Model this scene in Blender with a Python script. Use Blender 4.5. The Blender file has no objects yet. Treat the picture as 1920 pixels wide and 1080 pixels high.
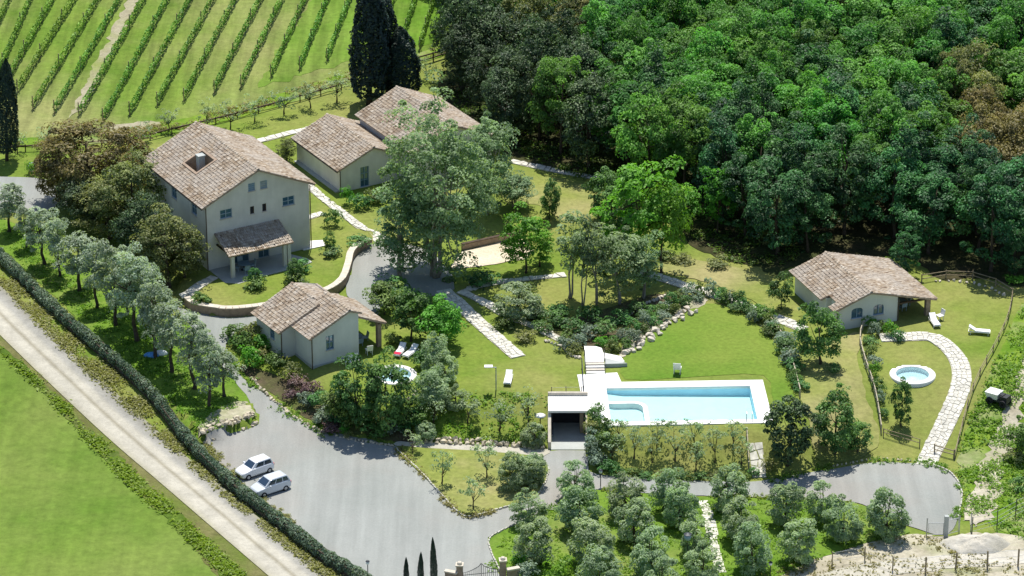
import bpy, math, random
import numpy as np
from mathutils import Vector, Matrix
from mathutils.geometry import delaunay_2d_cdt

R = math.radians
random.seed(11)
RNG = np.random.default_rng(11)
scene = bpy.context.scene
COL = scene.collection

# ------------------------------------------------------------------ camera, sky, sun, exposure
CAM = np.array([0.0, -309.0, 143.0]); PITCH = R(24.8); FPX = 6500.0; SRC_W, SRC_H = 1920, 1080
cam_d = bpy.data.cameras.new('camera'); cam = bpy.data.objects.new('camera', cam_d); COL.objects.link(cam)
cam.location = CAM; cam.rotation_euler = (R(90) - PITCH, 0, 0)
cam_d.sensor_width = 36.0; cam_d.lens = 36.0 * FPX / SRC_W
cam_d.clip_start = 1.0; cam_d.clip_end = 6000.0
scene.camera = cam

SUN_EL, SUN_AZ = R(67), R(3)          # azimuth from +Y (away from the camera) towards +X
world = bpy.data.worlds.new('World'); scene.world = world; world.use_nodes = True
wn = world.node_tree; wn.nodes.clear()
sky = wn.nodes.new('ShaderNodeTexSky'); sky.sky_type = 'NISHITA'; sky.sun_disc = False
sky.sun_elevation = SUN_EL; sky.sun_rotation = SUN_AZ
sky.air_density = 1.0; sky.dust_density = 0.6; sky.ozone_density = 1.3
bg = wn.nodes.new('ShaderNodeBackground'); bg.inputs['Strength'].default_value = 0.12
wo = wn.nodes.new('ShaderNodeOutputWorld')
wn.links.new(sky.outputs[0], bg.inputs[0]); wn.links.new(bg.outputs[0], wo.inputs[0])
sun_d = bpy.data.lights.new('sun', 'SUN'); sun_d.energy = 5.0; sun_d.angle = R(0.53); sun_d.color = (1.0, 0.96, 0.88)
sun = bpy.data.objects.new('sun', sun_d); COL.objects.link(sun)
sdir = Vector((math.sin(SUN_AZ) * math.cos(SUN_EL), math.cos(SUN_AZ) * math.cos(SUN_EL), math.sin(SUN_EL)))
sun.rotation_euler = sdir.to_track_quat('Z', 'Y').to_euler(); sun.location = sdir * 400
vs = scene.view_settings; vs.view_transform = 'Standard'; vs.look = 'None'; vs.gamma = 1.0; vs.use_curve_mapping = False
vs.exposure = 0.24

# ------------------------------------------------------------------ photo pixel <-> place
FWD = np.array([0, math.cos(PITCH), -math.sin(PITCH)]); UP = np.array([0, math.sin(PITCH), math.cos(PITCH)]); RIGHT = np.array([1.0, 0, 0])
def plane_xy(px, py, z):
    """points of photo pixels on the level z"""
    px = np.asarray(px, float); py = np.asarray(py, float)
    d = RIGHT * ((px - 960) / FPX)[..., None] + UP * ((540 - py) / FPX)[..., None] + FWD
    t = (z - CAM[2]) / d[..., 2]
    return CAM + d * t[..., None]
def ppm(p):
    return FPX / float(np.dot(np.asarray(p) - CAM, FWD))
def in_poly(x, y, poly):
    x = np.asarray(x, float); y = np.asarray(y, float); ins = np.zeros(x.shape, bool)
    n = len(poly); j = n - 1
    for i in range(n):
        xi, yi = poly[i]; xj, yj = poly[j]
        if yi != yj:
            c = ((yi > y) != (yj > y)) & (x < (xj - xi) * (y - yi) / (yj - yi) + xi)
            ins ^= c
        j = i
    return ins
def sstep(t):
    t = np.clip(t, 0, 1); return t * t * (3 - 2 * t)
LEVEL = 2.4
XS = [-24, -14, 3.3, 6.8, 25, 31]
YA = [-38, -34, -34, -39, -39, -37]; YB = [-12, -26, -26, -33.6, -33.6, -22]
GAR = (3.5, 6.6, -33.9, -28.5)                    # the cut for the garage: x0,x1,y0,y1
POOL_C = (15.25, -29.75); POOL_S = (6.55, 3.35); POOL_A = R(2.2)
BUMPS = []                                        # (world polygon, amount function)
HOLES = []                                        # round basins (x, y, r, depth)
def h(x, y):
    x = np.asarray(x, float); y = np.asarray(y, float)
    a = np.interp(x, XS, YA); b = np.interp(x, XS, YB)
    z = LEVEL * sstep((y - a) / (b - a))
    cut = (x > GAR[0] - .12) & (x < GAR[1] + .12) & (y < GAR[3] + .02)
    z = np.where(cut & (y > -60), 0.0, z)
    z = z + 0.12 * np.sin(x * .11 + 1) * np.sin(y * .09) * (y > -25) * np.clip((y + 25) / 8, 0, 1)
    # rising ground under the wood and behind the vineyard
    z = z + 0.05 * np.clip(y - 42, 0, 400)
    for poly, fn in BUMPS:
        m = in_poly(x, y, poly)
        z = z + np.where(m, fn(x, y), 0)
    c, s = math.cos(POOL_A), math.sin(POOL_A)
    u = (x - POOL_C[0]) * c + (y - POOL_C[1]) * s; v = -(x - POOL_C[0]) * s + (y - POOL_C[1]) * c
    z = np.where((abs(u) < POOL_S[0] + .3) & (abs(v) < POOL_S[1] + .3), LEVEL - 1.9, z)
    for hx, hy, hr, hd in HOLES:
        z = np.where((x - hx) ** 2 + (y - hy) ** 2 < hr * hr, z - hd, z)
    return z
TS = np.linspace(14.0, -2.0, 240)
def Pn(px, py, dz=0.0):
    px = np.atleast_1d(np.asarray(px, float)); py = np.atleast_1d(np.asarray(py, float)); out = np.zeros((len(px), 3))
    for i in range(len(px)):
        q = plane_xy(np.full(len(TS), px[i]), np.full(len(TS), py[i]), TS)
        f = q[:, 2] - (h(q[:, 0], q[:, 1]) + dz)
        k = np.argmax(f <= 0)
        if f[k] > 0: k = len(TS) - 1
        if k == 0: out[i] = q[0]; continue
        a = f[k - 1] / (f[k - 1] - f[k] + 1e-9)
        out[i] = q[k - 1] + (q[k] - q[k - 1]) * a
    return out
def P(px, py, dz=0.0):
    return Pn([px], [py], dz)[0]

# ------------------------------------------------------------------ objects
ORD = 'zeroth first second third fourth fifth sixth seventh eighth ninth tenth eleventh twelfth thirteenth fourteenth fifteenth sixteenth seventeenth eighteenth nineteenth twentieth'.split()
def ordinal(n):
    if n <= 20: return ORD[n]
    tens = {2: 'twenty', 3: 'thirty', 4: 'forty'}[n // 10]
    return {20: 'twentieth', 30: 'thirtieth', 40: 'fortieth'}.get(n, tens + '-' + ORD[n % 10])
def tag(o, label=None, cat=None, group=None, kind=None):
    if label: o['label'] = label
    if cat: o['category'] = cat
    if group: o['group'] = group
    if kind: o['kind'] = kind
    return o
def empty(name, loc, rz=0.0, label=None, cat=None, group=None):
    o = bpy.data.objects.new(name, None); COL.objects.link(o); o.empty_display_size = .3
    o.location = loc; o.rotation_euler = (0, 0, rz)
    return tag(o, label, cat, group)
def link(name, me, parent=None, mat=None, loc=None, rz=None):
    o = bpy.data.objects.new(name, me); COL.objects.link(o)
    if mat and not me.materials: me.materials.append(mat)
    if parent: o.parent = parent
    if loc is not None: o.location = loc
    if rz is not None: o.rotation_euler = (0, 0, rz)
    return o
def copy_tree(o, parent=None):
    c = o.copy(); COL.objects.link(c); c.parent = parent
    for ch in list(o.children): copy_tree(ch, c)
    return c
def mesh_np(name, v, f, mat=None, smooth=False, tint=None):
    """v (N,3), f (M,k) arrays"""
    v = np.asarray(v, np.float32); f = np.asarray(f, np.int32); k = f.shape[1]
    me = bpy.data.meshes.new(name)
    me.vertices.add(len(v)); me.vertices.foreach_set('co', v.ravel())
    me.loops.add(f.size); me.loops.foreach_set('vertex_index', f.ravel())
    me.polygons.add(len(f)); me.polygons.foreach_set('loop_start', np.arange(0, f.size, k, dtype=np.int32))
    me.polygons.foreach_set('loop_total', np.full(len(f), k, np.int32))
    if smooth: me.polygons.foreach_set('use_smooth', np.ones(len(f), bool))
    if tint is not None:
        a = me.attributes.new('tint', 'FLOAT', 'POINT'); a.data.foreach_set('value', np.asarray(tint, np.float32))
    me.update(calc_edges=True)
    if mat: me.materials.append(mat)
    return me
class MB:
    def __init__(s): s.v = []; s.f = []
    def add(s, vs_, fs_):
        n = len(s.v); s.v += [tuple(map(float, q)) for q in vs_]; s.f += [tuple(n + i for i in q) for q in fs_]; return s
    def box(s, x0, x1, y0, y1, z0, z1):
        return s.add([(x0,y0,z0),(x1,y0,z0),(x1,y1,z0),(x0,y1,z0),(x0,y0,z1),(x1,y0,z1),(x1,y1,z1),(x0,y1,z1)],
                     [(0,3,2,1),(4,5,6,7),(0,1,5,4),(1,2,6,5),(2,3,7,6),(3,0,4,7)])
    def bar(s, a, b, w, t, up=(0, 0, 1)):
        a = Vector(a); b = Vector(b); d = (b - a).normalized(); u = Vector(up)
        if abs(d.dot(u)) > .98: u = Vector((1, 0, 0))
        sd = d.cross(u).normalized(); u = sd.cross(d).normalized()
        q = []
        for p in (a, b):
            for i, j in ((-1,-1),(1,-1),(1,1),(-1,1)): q.append(p + sd * (w / 2 * i) + u * (t / 2 * j))
        return s.add(q, [(0,1,2,3),(7,6,5,4),(0,4,5,1),(1,5,6,2),(2,6,7,3),(3,7,4,0)])
    def tube(s, pts, rad, n=7, cap=True):
        pts = [Vector(p) for p in pts]; rings = []; q = []
        for i, p in enumerate(pts):
            d = (pts[min(i + 1, len(pts) - 1)] - pts[max(i - 1, 0)]).normalized()
            u = Vector((0, 0, 1)) if abs(d.z) < .9 else Vector((1, 0, 0))
            a = d.cross(u).normalized(); b = d.cross(a).normalized()
            for k in range(n):
                t = 2 * math.pi * k / n; q.append(p + (a * math.cos(t) + b * math.sin(t)) * rad[i])
        f = []
        for i in range(len(pts) - 1):
            for k in range(n):
                k2 = (k + 1) % n; f.append((i*n+k, i*n+k2, (i+1)*n+k2, (i+1)*n+k))
        if cap: f += [tuple(range(n))[::-1], tuple(range((len(pts)-1)*n, len(pts)*n))]
        return s.add(q, f)
    def lathe(s, prof, n=24, c=(0, 0, 0)):
        q = []; f = []
        for r, z in prof:
            for k in range(n):
                t = 2*math.pi*k/n; q.append((c[0]+r*math.cos(t), c[1]+r*math.sin(t), c[2]+z))
        for i in range(len(prof) - 1):
            for k in range(n):
                k2 = (k+1) % n; f.append((i*n+k, i*n+k2, (i+1)*n+k2, (i+1)*n+k))
        return s.add(q, f)
    def prism(s, poly, z0, z1):
        n = len(poly)
        return s.add([(x, y, z0) for x, y in poly] + [(x, y, z1) for x, y in poly],
                     [tuple(range(n))[::-1], tuple(range(n, 2*n))] + [(i, (i+1) % n, n+(i+1) % n, n+i) for i in range(n)])
    def mesh(s, name, mat=None, smooth=False):
        me = bpy.data.meshes.new(name); me.from_pydata(s.v, [], s.f); me.update()
        if smooth: me.polygons.foreach_set('use_smooth', [True] * len(me.polygons))
        if mat: me.materials.append(mat)
        return me
    def build(s, name, mat=None, parent=None, smooth=False, loc=None, rz=None):
        return link(name, s.mesh(name, mat, smooth), parent, None, loc, rz)

# ------------------------------------------------------------------ materials
class NT:
    def __init__(s, name):
        s.m = bpy.data.materials.new(name); s.m.use_nodes = True; s.t = s.m.node_tree; s.t.nodes.clear()
        s.out = s.t.nodes.new('ShaderNodeOutputMaterial')
    def n(s, t, **kw):
        o = s.t.nodes.new(t)
        for k, v in kw.items():
            if k in o.inputs.keys(): o.inputs[k].default_value = v
            else: setattr(o, k, v)
        return o
    def l(s, a, b): s.t.links.new(a, b)
    def pos(s): return s.n('ShaderNodeNewGeometry').outputs['Position']
    def noise(s, scale, detail=4.0, rough=.55, vec=None, out='Fac'):
        o = s.n('ShaderNodeTexNoise', Scale=scale, Detail=detail, Roughness=rough)
        s.l(vec if vec is not None else s.pos(), o.inputs['Vector']); return o.outputs[out]
    def ramp(s, fac, stops):
        o = s.n('ShaderNodeValToRGB'); e = o.color_ramp.elements
        while len(e) < len(stops): e.new(.5)
        for i, (p, c) in enumerate(stops): e[i].position = p; e[i].color = (c[0], c[1], c[2], 1) if not isinstance(c, (int, float)) else (c, c, c, 1)
        s.l(fac, o.inputs[0]); return o.outputs[0]
    def mix(s, fac, a, b, mode='MIX'):
        o = s.n('ShaderNodeMix', data_type='RGBA', blend_type=mode)
        for sock, val in ((o.inputs[0], fac), (o.inputs[6], a), (o.inputs[7], b)):
            if hasattr(val, 'is_output'): s.l(val, sock)
            elif isinstance(val, (int, float)): sock.default_value = val
            else: sock.default_value = (*val[:3], 1)
        return o.outputs[2]
    def bump(s, height, strength, dist=.1):
        o = s.n('ShaderNodeBump', Strength=strength, Distance=dist); s.l(height, o.inputs['Height']); return o.outputs[0]
    def bsdf(s, col, rough=.8, spec=.3, normal=None, metal=0.0):
        o = s.n('ShaderNodeBsdfPrincipled', Roughness=rough, Metallic=metal); o.inputs['Specular IOR Level'].default_value = spec
        if hasattr(col, 'is_output'): s.l(col, o.inputs['Base Color'])
        else: o.inputs['Base Color'].default_value = (*col[:3], 1)
        if normal is not None: s.l(normal, o.inputs['Normal'])
        return o.outputs[0]
    def done(s, sh): s.l(sh, s.out.inputs[0]); return s.m
def ground_mat(name, a, b, c, s1=.25, s2=.05, s3=3.0, bump=.5, thr=(.42, .66), amp=(.74, 1.2), streak=None):
    t = NT(name)
    n1 = t.noise(s1, 5, .6); n2 = t.noise(s2, 4, .6); n3 = t.noise(s3, 4, .7)
    col = t.ramp(n1, [(.36, a), (.64, b)])
    col = t.mix(t.ramp(n2, [(thr[0], 0), (thr[1], 1)]), col, c)
    col = t.mix(1.0, col, t.ramp(n3, [(.25, amp[0]), (.75, amp[1])]), 'MULTIPLY')
    if streak:
        mp = t.n('ShaderNodeMapping'); mp.vector_type = 'POINT'; mp.inputs['Rotation'].default_value = (0, 0, R(streak[1])); mp.inputs['Scale'].default_value = (1.0, .06, 1.0)
        t.l(t.pos(), mp.inputs['Vector']); ns = t.noise(.9, 4, .6, mp.outputs[0])
        col = t.mix(1.0, col, t.ramp(ns, [(.3, 1 - streak[0]), (.7, 1 + streak[0] * .6)]), 'MULTIPLY')
    return t.done(t.bsdf(col, .95, .1, t.bump(n3, bump, .15)))
def plain_mat(name, col, rough=.6, spec=.35, var=.12, sc=2.0, metal=0.0, bump=0.0, streak=0.0):
    t = NT(name); n = t.noise(sc, 5, .6)
    c = t.mix(1.0, col, t.ramp(n, [(.3, 1 - var), (.7, 1 + var)]), 'MULTIPLY')
    if streak:
        mp = t.n('ShaderNodeMapping'); mp.inputs['Scale'].default_value = (1, 1, .12); t.l(t.pos(), mp.inputs['Vector'])
        c = t.mix(1.0, c, t.ramp(t.noise(1.6, 5, .65, mp.outputs[0]), [(.3, 1 - streak * 2), (.65, 1 + streak * .4)]), 'MULTIPLY')
    return t.done(t.bsdf(c, rough, spec, t.bump(t.noise(sc * 6, 3), bump, .02) if bump else None, metal))
def leaf_mat(name, dark, light, obj_var=.25, trans=.28, hue=.02, rough=.55, spec=.35):
    t = NT(name)
    at = t.n('ShaderNodeAttribute', attribute_name='tint'); oi = t.n('ShaderNodeObjectInfo')
    col = t.ramp(at.outputs['Fac'], [(.05, dark), (.95, light)])
    hs = t.n('ShaderNodeHueSaturation'); t.l(col, hs.inputs['Color'])
    m1 = t.n('ShaderNodeMapRange'); t.l(oi.outputs['Random'], m1.inputs[0]); m1.inputs[3].default_value = .5 - hue; m1.inputs[4].default_value = .5 + hue
    t.l(m1.outputs[0], hs.inputs['Hue'])
    mm = t.n('ShaderNodeMath', operation='FRACT'); m0 = t.n('ShaderNodeMath', operation='MULTIPLY'); m0.inputs[1].default_value = 7.31
    t.l(oi.outputs['Random'], m0.inputs[0]); t.l(m0.outputs[0], mm.inputs[0])
    m2 = t.n('ShaderNodeMapRange'); t.l(mm.outputs[0], m2.inputs[0]); m2.inputs[3].default_value = 1 - obj_var; m2.inputs[4].default_value = 1 + obj_var
    t.l(m2.outputs[0], hs.inputs['Value'])
    b = t.bsdf(hs.outputs[0], rough, spec)
    tr = t.n('ShaderNodeBsdfTranslucent'); t.l(t.mix(1.0, hs.outputs[0], (1.25, 1.35, .6), 'MULTIPLY'), tr.inputs[0])
    mx = t.n('ShaderNodeMixShader', Fac=trans); t.l(b, mx.inputs[1]); t.l(tr.outputs[0], mx.inputs[2])
    return t.done(mx.outputs[0])
M = {}
M['lawn'] = ground_mat('lawn', (.125,.195,.026), (.18,.235,.04), (.245,.25,.075), .22, .07, 2.2, .5, (.43,.68))
M['lawn_green'] = ground_mat('lawn_green', (.09,.185,.018), (.135,.225,.028), (.175,.235,.04), .2, .06, 2.5, .4, (.43,.68))
M['lawn_dry'] = ground_mat('lawn_dry', (.17,.215,.045), (.235,.26,.065), (.32,.29,.13), .25, .08, 2.0, .5, (.46,.7))
M['bank_grass'] = ground_mat('bank_grass', (.1,.195,.02), (.155,.25,.032), (.24,.26,.085), .3, .08, 2.5, .8, (.5,.72))
M['field'] = ground_mat('field', (.105,.185,.024), (.145,.215,.036), (.18,.225,.055), .12, .05, 1.2, .6, (.4,.68), streak=(.14, 12))
M['vineyard_grass'] = ground_mat('vineyard_grass', (.115,.2,.025), (.16,.23,.038), (.24,.25,.09), .16, .045, 1.6, .6, (.46,.68), streak=(.3, -12))
M['vineyard_lush'] = ground_mat('vineyard_lush', (.09,.195,.015), (.13,.235,.025), (.18,.25,.05), .16, .045, 1.6, .6, (.48,.7), streak=(.3, -12))
M['gravel'] = ground_mat('gravel', (.27,.285,.265), (.315,.325,.305), (.305,.28,.25), .1, .045, 7.0, .2, (.42,.68), amp=(.9, 1.08), streak=(.12, 55))
M['pale_gravel'] = ground_mat('pale_gravel', (.46,.43,.36), (.55,.52,.45), (.38,.36,.28), .5, .12, 4.0, .4, amp=(.85, 1.1))
M['track_beige'] = ground_mat('track_beige', (.3,.27,.18), (.38,.345,.25), (.22,.26,.07), .4, .12, 3.0, .4, (.5,.7))
M['sand'] = ground_mat('sand', (.62,.53,.4), (.7,.61,.48), (.6,.5,.36), .5, .2, 4.0, .3)
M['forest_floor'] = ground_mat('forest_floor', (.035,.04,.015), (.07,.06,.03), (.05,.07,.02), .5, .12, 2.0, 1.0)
M['dirt'] = ground_mat('dirt', (.36,.325,.24), (.5,.46,.36), (.21,.25,.08), .35, .1, 2.5, .6, (.52,.7))
M['verge'] = ground_mat('verge', (.13,.13,.045), (.2,.19,.075), (.12,.16,.03), .45, .15, 2.5, 1.0, (.45,.65))
M['weeds'] = ground_mat('weeds', (.05,.1,.012), (.11,.17,.022), (.17,.17,.06), .5, .2, 2.0, 1.0)
M['rough_grass'] = ground_mat('rough_grass', (.1,.2,.015), (.19,.27,.035), (.32,.32,.17), .35, .14, 1.6, 1.0, (.5,.7))
M['mulch'] = ground_mat('mulch', (.07,.055,.035), (.12,.095,.06), (.1,.12,.035), .8, .25, 3.0, 1.0)
M['stone_white'] = plain_mat('stone_white', (.58,.56,.49), .85, .2, .3, 1.6, 0, .5)
M['stone_rock'] = plain_mat('stone_rock', (.5,.44,.33), .9, .15, .3, 1.5, 0, .6)
M['kerb_stone'] = plain_mat('kerb_stone', (.48,.46,.4), .9, .15, .22, 1.5)
M['white_deck'] = plain_mat('white_deck', (.78,.765,.73), .7, .25, .05, 1.5)
M['white_paint'] = plain_mat('white_paint', (.78,.77,.74), .5, .35, .04, 3)
M['wall_cream'] = plain_mat('wall_cream', (.64,.615,.57), .9, .15, .1, .6, 0, .15, streak=.035)
M['wall_pale'] = plain_mat('wall_pale', (.64,.64,.6), .9, .15, .07, .6, 0, .1, streak=.03)
M['wall_brick'] = plain_mat('wall_brick', (.3,.23,.17), .9, .15, .25, 3, 0, .3)
M['wall_cap'] = plain_mat('wall_cap', (.58,.52,.43), .85, .2, .15, 1.5)
M['terracotta'] = plain_mat('terracotta', (.36,.27,.2), .85, .15, .2, 2)
M['wood_dark'] = plain_mat('wood_dark', (.075,.052,.035), .75, .2, .3, 3)
M['wood_rail'] = plain_mat('wood_rail', (.26,.21,.14), .8, .2, .25, 3)
M['wood_pale'] = plain_mat('wood_pale', (.42,.37,.27), .8, .2, .2, 3)
M['bark'] = plain_mat('bark', (.075,.06,.045), .95, .1, .4, 4, 0, .6)
M['bark_pale'] = plain_mat('bark_pale', (.28,.25,.2), .9, .1, .35, 3, 0, .5)
M['iron'] = plain_mat('iron', (.06,.065,.07), .5, .4, .15, 3, .6)
M['grey_metal'] = plain_mat('grey_metal', (.42,.44,.46), .4, .5, .08, 3, .5)
M['shutter_blue'] = plain_mat('shutter_blue', (.2,.3,.4), .5, .4, .1, 3)
M['frame_blue'] = plain_mat('frame_blue', (.3,.39,.46), .5, .4, .1, 3)
M['pipe'] = plain_mat('pipe', (.11,.085,.065), .5, .4, .15, 3, .3)
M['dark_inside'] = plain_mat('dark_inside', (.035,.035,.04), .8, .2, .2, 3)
M['concrete'] = plain_mat('concrete', (.4,.42,.4), .85, .2, .12, .8)
M['cushion_white'] = plain_mat('cushion_white', (.8,.8,.8), .7, .3, .03, 4)
M['red_cloth'] = plain_mat('red_cloth', (.55,.03,.08), .8, .2, .1, 4)
M['blue_cloth'] = plain_mat('blue_cloth', (.1,.3,.62), .6, .3, .25, 3)
M['black_plastic'] = plain_mat('black_plastic', (.02,.022,.025), .5, .4, .1, 3)
M['tyre'] = plain_mat('tyre', (.018,.018,.02), .8, .3, .1, 3)
def car_mat(name='car_white', c=(.74,.75,.77,1)):
    t = NT(name); o = t.n('ShaderNodeBsdfPrincipled', Roughness=.3); o.inputs['Base Color'].default_value = c
    o.inputs['Coat Weight'].default_value = .7; o.inputs['Coat Roughness'].default_value = .06; return t.done(o.outputs[0])
M['car_white'] = car_mat()
M['car_silver'] = car_mat('car_silver', (.56,.6,.64,1))
def glass_mat(name, col, rough=.06):
    t = NT(name); o = t.n('ShaderNodeBsdfPrincipled', Roughness=rough); o.inputs['Base Color'].default_value = (*col, 1)
    o.inputs['Specular IOR Level'].default_value = .9; o.inputs['Coat Weight'].default_value = .5; return t.done(o.outputs[0])
M['car_glass'] = glass_mat('car_glass', (.02,.04,.07)); M['window_glass'] = glass_mat('window_glass', (.05,.12,.18))
M['lamp_glass'] = glass_mat('lamp_glass', (.75,.78,.8), .2)
def water_mat():
    t = NT('pool_water'); tr = t.n('ShaderNodeBsdfTransparent'); tr.inputs[0].default_value = (.78,.94,.97,1)
    gl = t.n('ShaderNodeBsdfGlossy', Roughness=.03)
    t.l(t.bump(t.noise(2.2, 3), .12, .1), gl.inputs['Normal'])
    fr = t.n('ShaderNodeFresnel', IOR=1.33); mx = t.n('ShaderNodeMixShader')
    t.l(fr.outputs[0], mx.inputs[0]); t.l(tr.outputs[0], mx.inputs[1]); t.l(gl.outputs[0], mx.inputs[2])
    return t.done(mx.outputs[0])
M['water'] = water_mat()
M['liner'] = plain_mat('liner', (.62,.74,.72), .5, .3, .05, 1.0); M['liner_white'] = plain_mat('liner_white', (.74,.79,.79), .5, .3, .04, 1.0); M['liner_shade'] = plain_mat('liner_shade', (.46,.72,.86), .5, .3, .05, 1.0)
def tile_mat():
    t = NT('roof_tiles'); at = t.n('ShaderNodeAttribute', attribute_name='tint')
    col = t.ramp(at.outputs['Fac'], [(0, (.19,.135,.09)), (.35, (.35,.27,.19)), (.65, (.44,.36,.27)), (1, (.58,.51,.42))])
    n = t.noise(.5, 5, .65); n2 = t.noise(2.5, 4, .65)
    col = t.mix(t.ramp(n, [(.42, 0), (.62, .7)]), col, (.46,.415,.36))
    col = t.mix(t.ramp(n2, [(.5, 0), (.72, .75)]), col, (.22,.17,.13))
    return t.done(t.bsdf(col, .9, .15))
M['roof_tiles'] = tile_mat()
def road_mat():
    t = NT('gravel_road'); uv = t.n('ShaderNodeUVMap'); sp = t.n('ShaderNodeSeparateXYZ'); t.l(uv.outputs[0], sp.inputs[0])
    wob = t.noise(.12, 3); ma = t.n('ShaderNodeMath', operation='MULTIPLY_ADD'); ma.inputs[1].default_value = .10; t.l(wob, ma.inputs[0])
    ma2 = t.n('ShaderNodeMath', operation='ADD'); ma.inputs[2].default_value = -.05; t.l(sp.outputs[0], ma2.inputs[0]); t.l(ma.outputs[0], ma2.inputs[1])
    g = (.26,.25,.215); p = (.44,.415,.345); c = (.29,.265,.2)
    col = t.ramp(ma2.outputs[0], [(0, (.3,.29,.21)), (.08, g), (.28, (.33,.32,.285)), (.4, p), (.5, p), (.58, c), (.66, p), (.82, p), (.93, (.4,.375,.3)), (1, (.36,.34,.24))])
    n = t.noise(.6, 5, .65); n3 = t.noise(4, 4, .7)
    col = t.mix(1.0, col, t.ramp(n, [(.3, .82), (.7, 1.12)]), 'MULTIPLY')
    col = t.mix(1.0, col, t.ramp(n3, [(.25, .85), (.75, 1.15)]), 'MULTIPLY')
    return t.done(t.bsdf(col, .95, .1, t.bump(n3, .4, .1)))
M['gravel_road'] = road_mat()
M['leaf_oak'] = leaf_mat('leaf_oak', (.024,.095,.015), (.17,.44,.065), .25, .36, .022)
M['leaf_oak_blue_shade'] = leaf_mat('leaf_oak_blue_shade', (.009,.04,.016), (.085,.255,.07), .28, .23, .022)  # blue-green leaf, darkened so its colour carries the shade of the wood's front
M['leaf_bright'] = leaf_mat('leaf_bright', (.06,.19,.015), (.2,.45,.045), .12, .38)
M['leaf_holm'] = leaf_mat('leaf_holm', (.012,.034,.016), (.105,.175,.06), .2, .16, .01)
M['leaf_brown'] = leaf_mat('leaf_brown', (.06,.058,.02), (.34,.28,.1), .1, .3, .008)
M['leaf_olivine'] = leaf_mat('leaf_olivine', (.07,.1,.03), (.32,.34,.12), .12, .34)
M['leaf_olive'] = leaf_mat('leaf_olive', (.18,.26,.14), (.47,.58,.36), .1, .44)
M['leaf_silver'] = leaf_mat('leaf_silver', (.2,.26,.18), (.48,.57,.45), .1, .42)
M['leaf_poplar'] = leaf_mat('leaf_poplar', (.1,.17,.075), (.36,.49,.26), .12, .42)
M['leaf_cypress'] = leaf_mat('leaf_cypress', (.008,.022,.018), (.04,.08,.05), .15, .12)
M['leaf_dark'] = leaf_mat('leaf_dark', (.028,.09,.025), (.15,.32,.08), .18, .33)
M['leaf_vine'] = leaf_mat('leaf_vine', (.04,.13,.01), (.24,.47,.045), .08, .14)
M['leaf_shrub'] = leaf_mat('leaf_shrub', (.045,.095,.02), (.19,.31,.06), .25, .3, .03)
M['leaf_grey'] = leaf_mat('leaf_grey', (.1,.15,.1), (.32,.42,.31), .2, .3, .03)
M['leaf_hedge'] = leaf_mat('leaf_hedge', (.04,.085,.055), (.2,.28,.18), .1, .28)
M['leaf_purple'] = leaf_mat('leaf_purple', (.08,.045,.05), (.26,.16,.15), .2, .2)
M['leaf_grass'] = leaf_mat('leaf_grass', (.12,.23,.02), (.28,.4,.07), .1, .38)
M['leaf_straw'] = leaf_mat('leaf_straw', (.19,.19,.07), (.4,.38,.18), .1, .35)
# ------------------------------------------------------------------ levels: raised lawn, rock bank, basins
def spline(pts, n=8, closed=False):
    p = [np.array(q, float) for q in pts]; out = []; m = len(p); rng = range(m if closed else m - 1)
    for i in rng:
        if closed: a, b, c, d = p[(i-1) % m], p[i], p[(i+1) % m], p[(i+2) % m]
        else: a, b, c, d = p[max(i-1, 0)], p[i], p[i+1], p[min(i+2, m-1)]
        for k in range(n):
            t = k / n
            out.append(.5*((2*b) + (c-a)*t + (2*a-5*b+4*c-d)*t*t + (3*b-a-3*c+d)*t**3))
    if not closed: out.append(p[-1])
    return np.array(out)
WALL_PX = [(352,572),(372,584),(430,591),(500,584),(560,571),(612,556),(640,536),(651,510),(657,486),(672,470),(692,462)]
wall_w = [tuple(q[:2]) for q in Pn(*spline(WALL_PX, 6).T)]
back = [tuple(P(x, y)[:2]) for x, y in [(690,440),(600,372),(572,345),(520,300),(452,250),(355,228),(262,300),(300,470)]]
BUMPS.append((wall_w + back, lambda x, y: .75 * np.clip((27 - y) / 10, 0, 1)))
ROCK_PX = [(482,792),(474,798),(452,806),(428,813),(404,822),(384,832)]
rock_w = [tuple(q[:2]) for q in Pn(*spline(ROCK_PX, 4).T)]
rb = [tuple(P(x, y)[:2]) for x, y in [(350,800),(300,740),(330,700),(420,700),(452,735),(470,765)]]
BUMPS.append((rock_w + rb, lambda x, y: .8 * np.clip((-27 - y) / 5 + .3, 0, 1) * (y > -60)))
JAC = []
for (cx, cy) in ((1711, 702), (740, 703)):
    q = P(cx, cy); JAC.append(q)
for q in JAC: HOLES.append((q[0], q[1], 1.78, 1.0))

# ------------------------------------------------------------------ ground: one sheet out to the horizon
def axis(lo, hi, step, extra, far):
    a = list(np.arange(lo, hi + 1e-6, step)); a += extra
    k = step
    x = hi
    while x < far: k *= 1.5; x += k; a.append(x)
    x = lo; k = step
    while x > -far: k *= 1.5; x -= k; a.append(x)
    return np.array(sorted(set(round(float(v), 3) for v in a)))
fine = lambda c, r: list(np.arange(c - r, c + r, .3))
gx = axis(-66, 66, .6, [3.36, 3.4, 6.7, 6.74] + fine(15.25, 7.6) + fine(JAC[0][0], 2.4) + fine(JAC[1][0], 2.4), 2600)
gy = axis(-72, 100, .6, [-28.5, -28.45] + fine(-29.75, 4.2) + fine(JAC[0][1], 2.4) + fine(JAC[1][1], 2.4), 2600)
GX, GY = np.meshgrid(gx, gy); GZ = h(GX, GY)
nx, ny = len(gx), len(gy); idx = np.arange(nx * ny).reshape(ny, nx)
F = np.stack([idx[:-1, :-1], idx[:-1, 1:], idx[1:, 1:], idx[1:, :-1]], -1).reshape(-1, 4)
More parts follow.
